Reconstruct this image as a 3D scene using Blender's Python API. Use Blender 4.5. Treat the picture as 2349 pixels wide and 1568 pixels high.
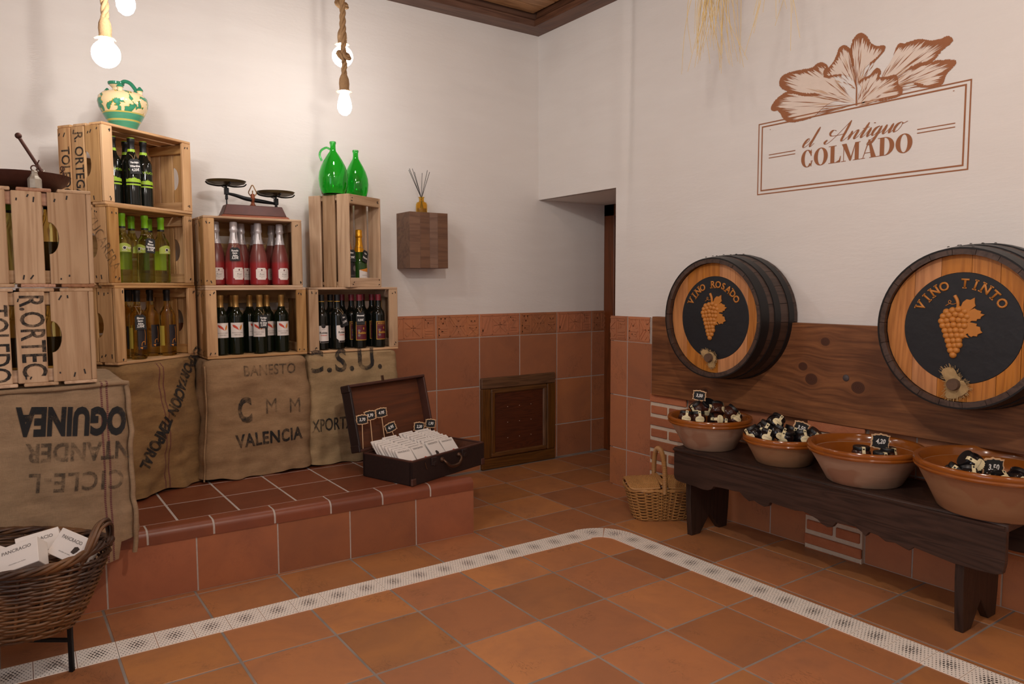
import bpy, bmesh, math, random
from mathutils import Vector, Matrix
from mathutils import noise as mnoise
for _o in list(bpy.data.objects): bpy.data.objects.remove(_o, do_unlink=True)
SC = bpy.context.scene
COL = SC.collection
PI = math.pi
rnd = random.Random(7)
def R(d): return math.radians(d)

# ------------------------------------------------------------------ camera
cam_d = bpy.data.cameras.new('camera'); cam_d.sensor_width = 36.0; cam_d.lens = 25.82; cam_d.clip_start = 0.05
cam = bpy.data.objects.new('camera', cam_d); COL.objects.link(cam)
yaw, pit, rol = 0.95850, -0.07612, -0.00314
fw = Vector((math.cos(pit)*math.cos(yaw), math.cos(pit)*math.sin(yaw), math.sin(pit)))
rt = fw.cross(Vector((0, 0, 1))).normalized(); up = rt.cross(fw)
r2 = rt*math.cos(rol)+up*math.sin(rol); u2 = up*math.cos(rol)-rt*math.sin(rol)
M = Matrix((r2, u2, -fw)).transposed().to_4x4(); M.translation = Vector((-3.1394, -4.1421, 1.2428))
cam.matrix_world = M
SC.camera = cam

# ------------------------------------------------------------------ world, lights, exposure
W = bpy.data.worlds.new('world'); SC.world = W; W.use_nodes = True
W.node_tree.nodes['Background'].inputs[0].default_value = (0.75, 0.85, 1.0, 1)
W.node_tree.nodes['Background'].inputs[1].default_value = 0.25
SC.view_settings.view_transform = 'Standard'; SC.view_settings.look = 'None'
SC.view_settings.exposure = 0.03; SC.view_settings.gamma = 1.0; SC.view_settings.use_curve_mapping = False
def lamp(name, loc, watt, col, size, kind='POINT', rot=(0, 0, 0), sy=None):
    l = bpy.data.lights.new(name, kind); l.energy = watt; l.color = col
    if kind == 'AREA':
        l.shape = 'RECTANGLE'; l.size = size; l.size_y = sy or size
    else: l.shadow_soft_size = size
    o = bpy.data.objects.new(name, l); COL.objects.link(o); o.location = loc; o.rotation_euler = rot
    return o
WARM = (1.0, 0.925, 0.85)
# the other rope pendants of the shop, hanging outside the frame
for i, (p, w) in enumerate([((-2.3, -3.2, 2.40), 54), ((-3.9, -2.6, 2.5), 11), ((-1.2, -3.6, 2.6), 10), ((-3.0, -5.2, 2.5), 27), ((-1.2, -5.2, 2.5), 9)]):
    lamp('pendant_light', p, w, WARM, 0.05)
# daylight through the shop window behind the camera
lamp('window_daylight', (-4.95, -3.6, 1.6), 16, (0.62, 0.78, 1.0), 1.4, 'AREA', (R(90), 0, R(-90)), 1.5)

# ------------------------------------------------------------------ materials
def lin(c):
    if isinstance(c, str): c = [int(c[i:i+2], 16)/255 for i in (0, 2, 4)]
    return tuple((x/12.92 if x <= 0.04045 else ((x+0.055)/1.055)**2.4) for x in c[:3])+(1,)
MATS = {}
class N:
    """small node-graph helper"""
    def __init__(s, name):
        s.m = bpy.data.materials.new(name); s.m.use_nodes = True; s.t = s.m.node_tree
        s.b = s.t.nodes['Principled BSDF']; s.o = s.t.nodes['Material Output']
    def n(s, typ, **kw):
        x = s.t.nodes.new(typ)
        for k, v in kw.items():
            if k.startswith('i_'):
                k = k[2:]; k = int(k) if k.isdigit() else k.replace('_', ' ')
                s.set(x.inputs[k], v)
            else: setattr(x, k, v)
        return x
    def set(s, inp, v):
        if isinstance(v, bpy.types.NodeSocket): s.t.links.new(v, inp)
        elif isinstance(v, bpy.types.Node): s.t.links.new(v.outputs[0], inp)
        else: inp.default_value = v
    def math(s, op, a, b=0.0, c=None, clamp=False):
        x = s.t.nodes.new('ShaderNodeMath'); x.operation = op; x.use_clamp = clamp
        s.set(x.inputs[0], a); s.set(x.inputs[1], b)
        if c is not None: s.set(x.inputs[2], c)
        return x.outputs[0]
    def mix(s, f, a, b, blend='MIX'):
        x = s.t.nodes.new('ShaderNodeMix'); x.data_type = 'RGBA'; x.blend_type = blend; x.clamp_factor = True
        s.set(x.inputs[0], f); s.set(x.inputs[6], a); s.set(x.inputs[7], b)
        return x.outputs[2]
    def ramp(s, f, stops, interp='LINEAR'):
        x = s.t.nodes.new('ShaderNodeValToRGB'); x.color_ramp.interpolation = interp
        e = x.color_ramp.elements
        while len(e) < len(stops): e.new(0.5)
        for el, (p, c) in zip(e, stops):
            el.position = p; el.color = c if not isinstance(c, (int, float)) else (c, c, c, 1)
        s.set(x.inputs[0], f); return x.outputs[0]
    def coord(s, scale=(1, 1, 1), rand=True, kind='Object'):
        tc = s.n('ShaderNodeTexCoord').outputs[kind]
        mp = s.n('ShaderNodeMapping', i_Scale=scale, i_Vector=tc)
        if rand:
            oi = s.n('ShaderNodeObjectInfo').outputs['Random']
            cb = s.n('ShaderNodeCombineXYZ', i_X=s.math('MULTIPLY', oi, 37.0), i_Y=s.math('MULTIPLY', oi, 91.0), i_Z=s.math('MULTIPLY', oi, 53.0))
            s.set(mp.inputs['Location'], cb.outputs[0])
        return mp.outputs[0]
    def noise(s, vec, scale, detail=4, rough=0.55, dist=0.0):
        x = s.n('ShaderNodeTexNoise', i_Vector=vec, i_Scale=scale, i_Detail=detail, i_Roughness=rough, i_Distortion=dist)
        return x.outputs[0]
    def bump(s, h, strength=0.3, dist=0.01):
        x = s.n('ShaderNodeBump', i_Height=h, i_Strength=strength, i_Distance=dist)
        s.set(s.b.inputs['Normal'], x.outputs[0])
    def rand(s): return s.n('ShaderNodeObjectInfo').outputs['Random']
    def done(s, col=None, rough=0.5, metal=0.0, **kw):
        if col is not None: s.set(s.b.inputs['Base Color'], col)
        s.set(s.b.inputs['Roughness'], rough); s.set(s.b.inputs['Metallic'], metal)
        for k, v in kw.items(): s.set(s.b.inputs[k.replace('_', ' ')], v)
        MATS[s.m.name] = s.m
        return s.m
def plain(name, c, rough=0.5, metal=0.0, var=0.12, scale=30, bump=0.0, **kw):
    g = N(name); c = lin(c)
    v = g.noise(g.coord(), scale, 3)
    col = g.mix(v, tuple(x*(1-var) for x in c[:3])+(1,), tuple(min(1, x*(1+var)) for x in c[:3])+(1,))
    if bump: g.bump(v, bump, 0.004)
    return g.done(col, rough, metal, **kw)
def wood(name, light, dark, axis='x', rough=0.6, ring=14, var=0.25, knots=True, bump=0.25):
    g = N(name)
    sc = {'x': (0.6, 9, 9), 'y': (9, 0.6, 9), 'z': (9, 9, 0.6)}[axis]
    v = g.coord(sc)
    n1 = g.noise(v, 1.2, 3, 0.5, 0.6)
    n2 = g.noise(v, 9, 5, 0.65, 0.3)
    bands = g.math('FRACT', g.math('MULTIPLY', n1, ring))
    bands = g.math('ABSOLUTE', g.math('SUBTRACT', bands, 0.5))
    f = g.math('ADD', g.math('MULTIPLY', bands, 0.75), g.math('MULTIPLY', n2, 0.65))
    col = g.ramp(f, [(0.18, lin(dark)), (0.62, lin(light))])
    hs = g.n('ShaderNodeHueSaturation', i_Color=col, i_Value=g.math('MULTIPLY_ADD', g.rand(), var*2, 1-var), i_Saturation=g.math('MULTIPLY_ADD', g.rand(), -0.25, 1.1))
    col = hs.outputs[0]
    big = g.noise(g.coord((2.2, 2.2, 2.2)), 1.8, 2)
    col = g.mix(g.ramp(big, [(0.45, 0.0), (0.75, 0.35)]), col, lin(dark))
    if knots:
        kv = g.coord({'x': (2.4, 9, 9), 'y': (9, 2.4, 9), 'z': (9, 9, 2.4)}[axis])
        vo = g.n('ShaderNodeTexVoronoi', i_Vector=kv, i_Scale=0.85)
        k = g.ramp(vo.outputs['Distance'], [(0.06, 1.0), (0.17, 0.0)])
        d = tuple(x*0.45 for x in lin(dark)[:3])+(1,)
        col = g.mix(g.math('MULTIPLY', k, 0.75), col, d)
    if bump: g.bump(f, bump, 0.003)
    return g.done(col, rough)

M_plaster = None
def mk_plaster():
    g = N('white_plaster')
    v = g.coord((1.0, 1.0, 5.0), rand=False)
    a = g.noise(v, 2.2, 5, 0.6, 0.4); b = g.noise(g.coord((1, 1, 3), rand=False), 26, 4, 0.6)
    col = g.mix(a, lin('dfdad6'), lin('e9e5e1'))
    col = g.mix(g.ramp(g.noise(g.coord((1, 1, 1), rand=False), 1.1, 3), [(0.45, 0.0), (0.75, 0.35)]), col, lin('dcd3cb'))
    g.bump(g.math('ADD', g.math('MULTIPLY', a, 1.0), g.math('MULTIPLY', b, 0.35)), 0.22, 0.012)
    return g.done(col, 0.72)
def terracotta(name, c1, c2, cd, rough=0.5, spots=0.7, bump=0.12, cloud=3.5, gloss=0.5):
    g = N(name); v = g.coord((1, 1, 1))
    a = g.noise(v, cloud, 4, 0.6, 0.5); b = g.noise(v, 26, 5, 0.7)
    base = g.mix(g.rand(), lin(c1), lin(c2))
    col = g.mix(g.ramp(a, [(0.4, 0.0), (0.72, 0.55)]), base, lin(cd))
    hs = g.n('ShaderNodeHueSaturation', i_Color=col, i_Value=g.math('MULTIPLY_ADD', g.math('FRACT', g.math('MULTIPLY', g.rand(), 7.31)), 0.42, 0.8))
    col = g.mix(g.math('MULTIPLY', g.ramp(b, [(0.5, 0.0), (0.9, 0.5)]), 0.6), hs.outputs[0], lin(cd))
    # worm-like pits in patches
    w = g.noise(g.coord((3, 1.4, 3)), 9, 3, 0.6, 1.6)
    pit = g.ramp(g.math('ABSOLUTE', g.math('SUBTRACT', w, 0.5)), [(0.0, 1.0), (0.03, 0.0)])
    patch = g.ramp(g.noise(g.coord((1, 1, 1)), 5, 2), [(0.55, 0.0), (0.64, 1.0)])
    pm = g.math('MULTIPLY', g.math('MULTIPLY', pit, patch), spots)
    col = g.mix(pm, col, tuple(x*0.45 for x in lin(cd)[:3])+(1,))
    g.bump(g.math('SUBTRACT', g.math('MULTIPLY', b, 0.5), pm), bump, 0.004)
    rr = g.math('MULTIPLY_ADD', a, 0.25, rough-0.12)
    return g.done(col, rr)
M_plaster = mk_plaster()
M_floor = terracotta('floor_terracotta', 'b67a47', 'a56b46', '875b42', 0.46, spots=0.5)
M_walltile = terracotta('wall_terracotta', 'bd7b50', 'ae7050', '95634b', 0.5, spots=0.45)
M_steptile = terracotta('step_glazed_clay', '80452c', '753d28', '613222', 0.38, spots=0.0, bump=0.03, cloud=5)
M_riser = terracotta('riser_clay', 'a5663f', '96593f', '7a4936', 0.48, spots=0.15)
M_grout = plain('light_grout', 'b5aaa2', 0.9, scale=60, var=0.2)
M_groutf = plain('floor_grout', '8a7f77', 0.9, scale=9, var=0.45)
M_mortar = plain('white_mortar', 'd2c2ae', 0.95, scale=40, var=0.15, bump=0.6)
def mk_brick():
    g = N('red_brick'); v = g.coord()
    a = g.noise(v, 14, 5, 0.65); b = g.noise(v, 60, 4, 0.7)
    col = g.mix(a, lin('9c5536'), lin('bb7a55'))
    hs = g.n('ShaderNodeHueSaturation', i_Color=col, i_Value=g.math('MULTIPLY_ADD', g.rand(), 0.4, 0.8))
    g.bump(g.math('ADD', a, b), 0.6, 0.005)
    return g.done(hs.outputs[0], 0.9)
M_brick = mk_brick()
M_pine = wood('crate_pine', 'c59b69', '9f7447', 'x', 0.68, ring=6)
M_pine2 = wood('crate_grey_pine', 'c3a382', 'a07d5d', 'x', 0.72, ring=6)
M_pine3 = wood('crate_orange_pine', 'c99c66', 'a87442', 'x', 0.64, ring=7)
M_pine4 = wood('crate_red_pine', 'a87a5a', '8a5c43', 'x', 0.68, ring=10)
M_bench = wood('black_stained_wood', '3d2a23', '1b110e', 'y', 0.42, ring=10, var=0.05, knots=False)
M_benchx = wood('black_stained_wood_leg', '33221c', '190f0d', 'z', 0.45, ring=10, var=0.05, knots=False)
M_hatchf = wood('hatch_frame_wood', '6b4622', '472c14', 'x', 0.42, ring=10, var=0.08, knots=False)
M_hatchp = wood('hatch_panel_wood', '5a2f1c', '3d1e12', 'x', 0.45, ring=22, var=0.05, knots=False)
M_walnut = wood('walnut_block', '7b5a45', '5a3d2e', 'z', 0.5, ring=5, var=0.18, knots=False)
M_door = wood('dark_door_wood', '744127', '55301a', 'z', 0.4, ring=8, var=0.05, knots=False)
M_ceil = wood('ceiling_board', 'a77c54', '76502f', 'x', 0.5, ring=9, var=0.15, knots=False)
M_beam = wood('ceiling_beam', '6b4733', '46291c', 'x', 0.5, ring=7, var=0.1, knots=False)
M_black = plain('black_iron', '17181a', 0.45, 0.6, var=0.2)
M_nail = plain('nail_stain', '2a2320', 0.8)

# ------------------------------------------------------------------ mesh helpers
def finish(bm, name, smooth=False, angle=None):
    bmesh.ops.recalc_face_normals(bm, faces=bm.faces)
    me = bpy.data.meshes.new(name); bm.to_mesh(me); bm.free()
    if smooth or angle is not None:
        for p in me.polygons: p.use_smooth = True
        if angle is not None: me.set_sharp_from_angle(angle=R(angle))
    return me
def box_bm(bm, c, s, rot=None):
    r = bmesh.ops.create_cube(bm, size=1.0)
    vs = r['verts']
    for v in vs: v.co = Vector((v.co.x*s[0], v.co.y*s[1], v.co.z*s[2]))
    if rot is not None:
        for v in vs: v.co = rot @ v.co
    for v in vs: v.co += Vector(c)
    return vs
def boxes(name, lst, bev=0.0):
    bm = bmesh.new()
    for b in lst: box_bm(bm, *b)
    if bev: bmesh.ops.bevel(bm, geom=list(bm.edges), offset=bev, segments=1, affect='EDGES')
    return finish(bm, name)
_bc = {}
def boxm(sx, sy, sz, bev=0.0, seg=1):
    k = (round(sx, 4), round(sy, 4), round(sz, 4), bev, seg)
    if k not in _bc:
        bm = bmesh.new(); box_bm(bm, (0, 0, 0), (sx, sy, sz))
        if bev: bmesh.ops.bevel(bm, geom=list(bm.edges), offset=bev, segments=seg, affect='EDGES')
        _bc[k] = finish(bm, 'block', angle=(40 if seg > 1 else None))
    return _bc[k]
def prism(name, pts, t, bev=0.0, z0=None):
    """polygon pts in XY extruded along Z (centred unless z0 is given)"""
    bm = bmesh.new()
    z = -t/2 if z0 is None else z0
    vs = [bm.verts.new((x, y, z)) for x, y in pts]
    f = bm.faces.new(vs)
    r = bmesh.ops.extrude_face_region(bm, geom=[f])
    for v in r['geom']:
        if isinstance(v, bmesh.types.BMVert): v.co.z += t
    if bev:
        es = [e for e in bm.edges if abs(e.verts[0].co.z-e.verts[1].co.z) < 1e-6]
        bmesh.ops.bevel(bm, geom=es, offset=bev, segments=1, affect='EDGES')
    return finish(bm, name)
def lathe_bm(bm, prof, seg=24, off=(0, 0, 0), a0=0, a1=None):
    full = a1 is None
    a1 = a0+2*PI if full else a1
    n = seg if full else seg+1
    rings = []
    for r, z in prof:
        if r < 1e-6: rings.append([bm.verts.new((off[0], off[1], off[2]+z))])
        else: rings.append([bm.verts.new((off[0]+r*math.cos(a0+(a1-a0)*i/seg), off[1]+r*math.sin(a0+(a1-a0)*i/seg), off[2]+z)) for i in range(n)])
    for a, b in zip(rings, rings[1:]):
        m = seg if full else seg
        for i in range(m):
            j = (i+1) % n if full else i+1
            if len(a) == 1 and len(b) == 1: continue
            if len(a) == 1: bm.faces.new((a[0], b[j], b[i]))
            elif len(b) == 1: bm.faces.new((a[i], a[j], b[0]))
            else: bm.faces.new((a[i], a[j], b[j], b[i]))
def lathe(name, prof, seg=24, angle=35):
    bm = bmesh.new(); lathe_bm(bm, prof, seg); return finish(bm, name, angle=angle)
def tube_bm(bm, pts, rad, seg=6, closed=False, cap=True):
    pts = [Vector(p) for p in pts]; n = len(pts)
    if n < 2: return
    rr = rad if isinstance(rad, (list, tuple)) else [rad]*n
    tn = []
    for i in range(n):
        a = pts[i-1] if (i > 0 or closed) else pts[i]; b = pts[(i+1) % n] if (i < n-1 or closed) else pts[i]
        d = b-a; tn.append(d.normalized() if d.length > 1e-9 else Vector((0, 0, 1)))
    u = tn[0].orthogonal().normalized(); rings = []
    for i in range(n):
        u = (u-tn[i]*u.dot(tn[i]));
        u = u.normalized() if u.length > 1e-9 else tn[i].orthogonal().normalized()
        w = tn[i].cross(u)
        rings.append([bm.verts.new(pts[i]+(u*math.cos(2*PI*k/seg)+w*math.sin(2*PI*k/seg))*rr[i]) for k in range(seg)])
    m = n if closed else n-1
    for i in range(m):
        a, b = rings[i], rings[(i+1) % n]
        for k in range(seg): bm.faces.new((a[k], a[(k+1) % seg], b[(k+1) % seg], b[k]))
    if cap and not closed:
        bm.faces.new(rings[0][::-1]); bm.faces.new(rings[-1])
def tubes(name, lst, seg=6, angle=60):
    bm = bmesh.new()
    for t in lst: tube_bm(bm, t[0], t[1], t[2] if len(t) > 2 else seg, t[3] if len(t) > 3 else False)
    return finish(bm, name, angle=angle)
def catmull(P, n=8, closed=False):
    P = [Vector(p) for p in P]; out = []; m = len(P)
    rng = range(m) if closed else range(m-1)
    for i in rng:
        p0 = P[(i-1) % m] if (closed or i > 0) else P[0]*2-P[1]
        p1, p2 = P[i], P[(i+1) % m]
        p3 = P[(i+2) % m] if (closed or i < m-2) else P[-1]*2-P[-2]
        for k in range(n):
            t = k/n
            out.append(0.5*((2*p1)+(p2-p0)*t+(2*p0-5*p1+4*p2-p3)*t*t+(3*p1-p0-3*p2+p3)*t**3))
    if not closed: out.append(P[-1])
    return out
def textm(body, size, extrude=0.0004, bold=0.0, shear=0.0, align='CENTER', sx=1.0, res=3, spacing=1.0, line=0.9, slice_=None):
    c = bpy.data.curves.new('txt', 'FONT'); c.body = body; c.size = size; c.extrude = 0; c.offset = bold; c.shear = shear
    c.align_x = align; c.align_y = 'CENTER'; c.resolution_u = res; c.space_character = spacing; c.space_line = line
    o = bpy.data.objects.new('txt', c); COL.objects.link(o)
    dg = bpy.context.evaluated_depsgraph_get()
    me = bpy.data.meshes.new_from_object(o.evaluated_get(dg))
    bpy.data.objects.remove(o, do_unlink=True); bpy.data.curves.remove(c)
    if sx != 1.0:
        for v in me.vertices: v.co.x *= sx
    if slice_:
        bm = bmesh.new(); bm.from_mesh(me)
        xs = [v.co.x for v in bm.verts]; ys = [v.co.y for v in bm.verts]
        if xs:
            for ax, lo, hi in ((0, min(xs), max(xs)), (1, min(ys), max(ys))):
                k = lo+slice_
                while k < hi:
                    nrm = (1, 0, 0) if ax == 0 else (0, 1, 0); co = (k, 0, 0) if ax == 0 else (0, k, 0)
                    bmesh.ops.bisect_plane(bm, geom=list(bm.verts)+list(bm.edges)+list(bm.faces), plane_co=co, plane_no=nrm)
                    k += slice_
        bm.to_mesh(me); bm.free()
    return me
def warp(me, fn):
    for v in me.vertices: v.co = fn(v.co)
    me.update(); return me
def join(name, meshes, smooth=False, angle=None):
    """merge meshes, given as mesh or (mesh, Matrix)"""
    bm = bmesh.new()
    for m in meshes:
        mx = None
        if isinstance(m, tuple): m, mx = m
        n0 = len(bm.verts); bm.from_mesh(m); bm.verts.ensure_lookup_table()
        if mx is not None:
            for v in bm.verts[n0:]: v.co = mx @ v.co
    me = bpy.data.meshes.new(name); bm.to_mesh(me); bm.free()
    if angle is not None:
        for p in me.polygons: p.use_smooth = True
        me.set_sharp_from_angle(angle=R(angle))
    return me
# ------------------------------------------------------------------ object helpers
def obj(name, me, mat, parent=None, loc=(0, 0, 0), rot=(0, 0, 0), label=None, scale=None):
    o = bpy.data.objects.new(name, me); COL.objects.link(o)
    if mat is not None:
        if len(me.materials) == 0: me.materials.append(mat)
        elif me.materials[0] != mat:
            o.material_slots[0].link = 'OBJECT'; o.material_slots[0].material = mat
    o.location = loc; o.rotation_euler = rot
    if scale: o.scale = scale
    if parent is not None: o.parent = parent
    if label: o['label'] = label
    return o
def thing(name, label, cat, loc=(0, 0, 0), rz=0.0, group=None):
    o = bpy.data.objects.new(name, None); COL.objects.link(o); o.empty_display_size = 0.05
    o.location = loc; o.rotation_euler = (0, 0, rz); o['label'] = label; o['category'] = cat
    if group: o['group'] = group
    return o
def tag(o, label, cat, group=None):
    o['label'] = label; o['category'] = cat
    if group: o['group'] = group
    return o
def struct(name, me, mat, loc=(0, 0, 0), rot=(0, 0, 0), label=None):
    o = obj(name, me, mat, None, loc, rot); o['kind'] = 'structure'
    if label: o['label'] = label
    return o
def dup(root, label=None, loc=None, rot=None):
    r = root.copy(); COL.objects.link(r)
    if label: r['label'] = label
    if loc is not None: r.location = loc
    if rot is not None: r.rotation_euler = rot
    for ch in list(root.children):
        c = ch.copy(); COL.objects.link(c); c.parent = r; c.matrix_parent_inverse = ch.matrix_parent_inverse
        for g in list(ch.children):
            d = g.copy(); COL.objects.link(d); d.parent = c
    return r
# ================================================================== THE SETTING
wl = struct('wall_left', boxes('wall', [((-2.1, 0.075, 1.55), (6.0, 0.15, 3.1)), ]), M_plaster, label='white plastered wall behind the crates')
def right_wall():
    bm = bmesh.new()
    box_bm(bm, (0.32, -0.3925, 2.47), (0.60, 0.785, 1.26)); box_bm(bm, (0.32, -3.4925, 1.55), (0.60, 5.415, 3.1))
    ys = sorted(set([0.0, -0.25, -0.5, -0.7, -0.785, -1.0, -1.1, -1.3, -2, -3, -4, -5, -6.2]+[-0.79-0.01*k for k in range(22)]), reverse=True)
    zs = [0.0, 0.9, 1.4, 1.84, 2.0, 2.2, 2.5, 2.8, 3.1]
    def dx(y, z): return 0.016*math.exp(-((y+0.885-0.01*(2.5-z))/0.035)**2)*max(0.0, min(1.0, (z-1.5)/0.7))
    V = {}; F = []
    for y in ys:
        for z in zs: V[y, z] = bm.verts.new((dx(y, z), y, z))
    for a, b in zip(ys, ys[1:]):
        for c, d in zip(zs, zs[1:]):
            if a > -0.78 and d < 1.9: continue
            F.append(bm.faces.new((V[a, c], V[b, c], V[b, d], V[a, d])))
    for v in [v for v in bm.verts if not v.link_faces]: bm.verts.remove(v)
    be = [e for f in F for e in f.edges if len(e.link_faces) == 1]
    r = bmesh.ops.extrude_edge_only(bm, edges=list(set(be)))
    for v in r['geom']:
        if isinstance(v, bmesh.types.BMVert): v.co.x = 0.03
    return finish(bm, 'wall', angle=30)
wr = struct('wall_right', right_wall(), M_plaster, label='white plastered wall with the painted sign')
struct('wall_back', boxes('wall', [((-2.2, -6.275, 1.55), (5.8, 0.15, 3.1))]), M_plaster)
struct('wall_side', boxes('wall', [((-5.075, -3.1, 1.55), (0.15, 6.4, 3.1))]), M_plaster)
floor = struct('floor', boxes('floor', [((-2.1, -3.1, -0.06), (5.9, 6.4, 0.117))]), M_groutf, label='terracotta tiled floor')
ceil = struct('ceiling', boxes('ceiling', [((-2.1, -3.1, 3.11), (5.9, 6.4, 0.1))]), M_ceil)
# ceiling boards and the perimeter beams
for k in range(9):
    obj('ceiling_board', boxm(2.6, 0.113, 0.03, 0.004), M_ceil, ceil, (-1.45, -0.20-0.12*k, 3.045))
for nm, sx, lc, rz in (('trim_1', 5.0, (-2.5, -0.07, 3.005), 0), ('trim_2', 6.06, (-0.07, -3.17, 3.005), PI/2)):
    me = prism('beam', [(-0.07, -0.055), (0.07, -0.055), (0.07, 0.05), (-0.045, 0.05), (-0.055, 0.0), (-0.07, -0.015)], sx)
    q = struct(nm, me, M_beam, lc, (PI/2, 0, PI/2) if rz == 0 else (PI/2, 0, PI), label='dark wooden beam along the top of the wall')
    for v in me.vertices: v.co = Vector((v.co.z, v.co.x, v.co.y))
    q.rotation_euler = (0, 0, 0) if rz == 0 else (0, 0, -PI/2)

# ---- floor tiles
T = 0.33; GX, GY = -1.205, -2.028
ft = boxm(T-0.0085, T-0.0085, 0.012, 0.0015)
for i in range(-8, 7):
    for j in range(-8, 7):
        x = GX+T*i+T/2; y = GY+T*j+T/2
        if x > 0.75 or y > 0.02 or (x > 0.25 and y < -0.9): continue
        if y > -0.75 and x < -1.9: continue
        o = obj('floor_tile', ft, M_floor, floor, (x, y, -0.006+rnd.uniform(-.0004, .0004)), (0, 0, rnd.choice([0, PI/2, PI, -PI/2])))

# ---- patterned white strip let into the floor
def mk_strip():
    g = N('strip_glazed_white')
    uv = g.n('ShaderNodeTexCoord').outputs['UV']
    sp = g.n('ShaderNodeSeparateXYZ', i_Vector=uv)
    u, v = sp.outputs[0], sp.outputs[1]
    K = 10.0
    row = g.math('FLOOR', g.math('MULTIPLY', v, K))
    sh = g.math('MULTIPLY', g.math('MODULO', row, 2.0), 0.5)
    fu = g.math('SUBTRACT', g.math('FRACT', g.math('ADD', g.math('MULTIPLY', u, K), sh)), 0.5)
    fv = g.math('SUBTRACT', g.math('FRACT', g.math('MULTIPLY', v, K)), 0.5)
    d = g.math('SQRT', g.math('ADD', g.math('MULTIPLY', fu, fu), g.math('MULTIPLY', fv, fv)))
    du = g.math('SUBTRACT', u, 0.5); dv = g.math('SUBTRACT', v, 0.5)
    rc = g.math('SQRT', g.math('ADD', g.math('MULTIPLY', du, du), g.math('MULTIPLY', dv, dv)))
    rad = g.math('SUBTRACT', 0.47, g.math('MULTIPLY', rc, 0.85))
    rad = g.math('MAXIMUM', rad, 0.17)
    ring = g.ramp(rc, [(0.06, 1.0), (0.085, 0.55), (0.11, 1.0)])
    ink = g.math('LESS_THAN', d, g.math('MULTIPLY', rad, ring))
    edge = g.math('MAXIMUM', g.math('ABSOLUTE', du), g.math('ABSOLUTE', dv))
    ink = g.math('MULTIPLY', ink, g.math('LESS_THAN', edge, 0.475))
    col = g.mix(ink, lin('f2ebe2'), lin('3c3936'))
    return g.done(col, 0.3)
M_strip = mk_strip()
def uvmesh(name, faces, top, th):
    """faces: list of quads ((x,y)*4, (u,v)*4) with skirt"""
    bm = bmesh.new(); L = bm.loops.layers.uv.new('UVMap')
    for q, uvq in faces:
        vs = [bm.verts.new((x, y, top)) for x, y in q]
        f = bm.faces.new(vs)
        for lp, c in zip(f.loops, uvq): lp[L].uv = c
    bmesh.ops.remove_doubles(bm, verts=bm.verts, dist=1e-5)
    be = [e for e in bm.edges if len(e.link_faces) == 1]
    r = bmesh.ops.extrude_edge_only(bm, edges=be)
    for v in r['geom']:
        if isinstance(v, bmesh.types.BMVert): v.co.z -= th
    me = bpy.data.meshes.new(name); bm.to_mesh(me); bm.free(); return me
sw, sl = 0.130, 0.1195
sq = uvmesh('strip_tile', [([(-sl/2, -sw/2), (sl/2, -sw/2), (sl/2, sw/2), (-sl/2, sw/2)], [(0, 0), (1, 0), (1, 1), (0, 1)])], 0.0022, 0.004)
CX, CY = -0.785, -1.545            # centre of the rounded corner
n = 0; x = CX-0.0615
while x > -3.9:
    yy = -1.40+(x+1.0)*(-0.022)*0.9 - 0.002
    obj('strip_tile', sq, M_strip, floor, (x, yy, 0), (0, 0, -0.02)); x -= 0.1215
y = CY-0.0615
while y > -4.2:
    obj('strip_tile', sq, M_strip, floor, (-0.638, y, 0), (0, 0, PI/2)); y -= 0.1215
for a0, a1 in ((0, 45), (45, 90)):
    fs = []
    for k in range(6):
        b0, b1 = R(a0+(a1-a0)*k/6), R(a0+(a1-a0)*(k+1)/6)
        if k == 0: b0 += 0.012
        if k == 5: b1 -= 0.012
        ri, ro = 0.082, 0.212
        P4 = [(CX+ri*math.cos(b0), CY+ri*math.sin(b0)), (CX+ro*math.cos(b0), CY+ro*math.sin(b0)), (CX+ro*math.cos(b1), CY+ro*math.sin(b1)), (CX+ri*math.cos(b1), CY+ri*math.sin(b1))]
        fs.append((P4, [(k/6, 0), (k/6, 1), ((k+1)/6, 1), ((k+1)/6, 0)]))
    obj('strip_tile', uvmesh('strip_corner_tile', fs, 0.0022, 0.004), M_strip, floor)

# ---- terracotta dado on the left wall
ZR = [1.058, 0.903, 0.571, 0.239, -0.0]
XJ = [-0.834+T*k for k in range(-5, 5)]+[0.62]
gl = boxes('grout', [((-0.93, -0.005, 0.527), (3.1, 0.011, 1.054))])
obj('grout_bed', gl, M_grout, wl)
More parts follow.
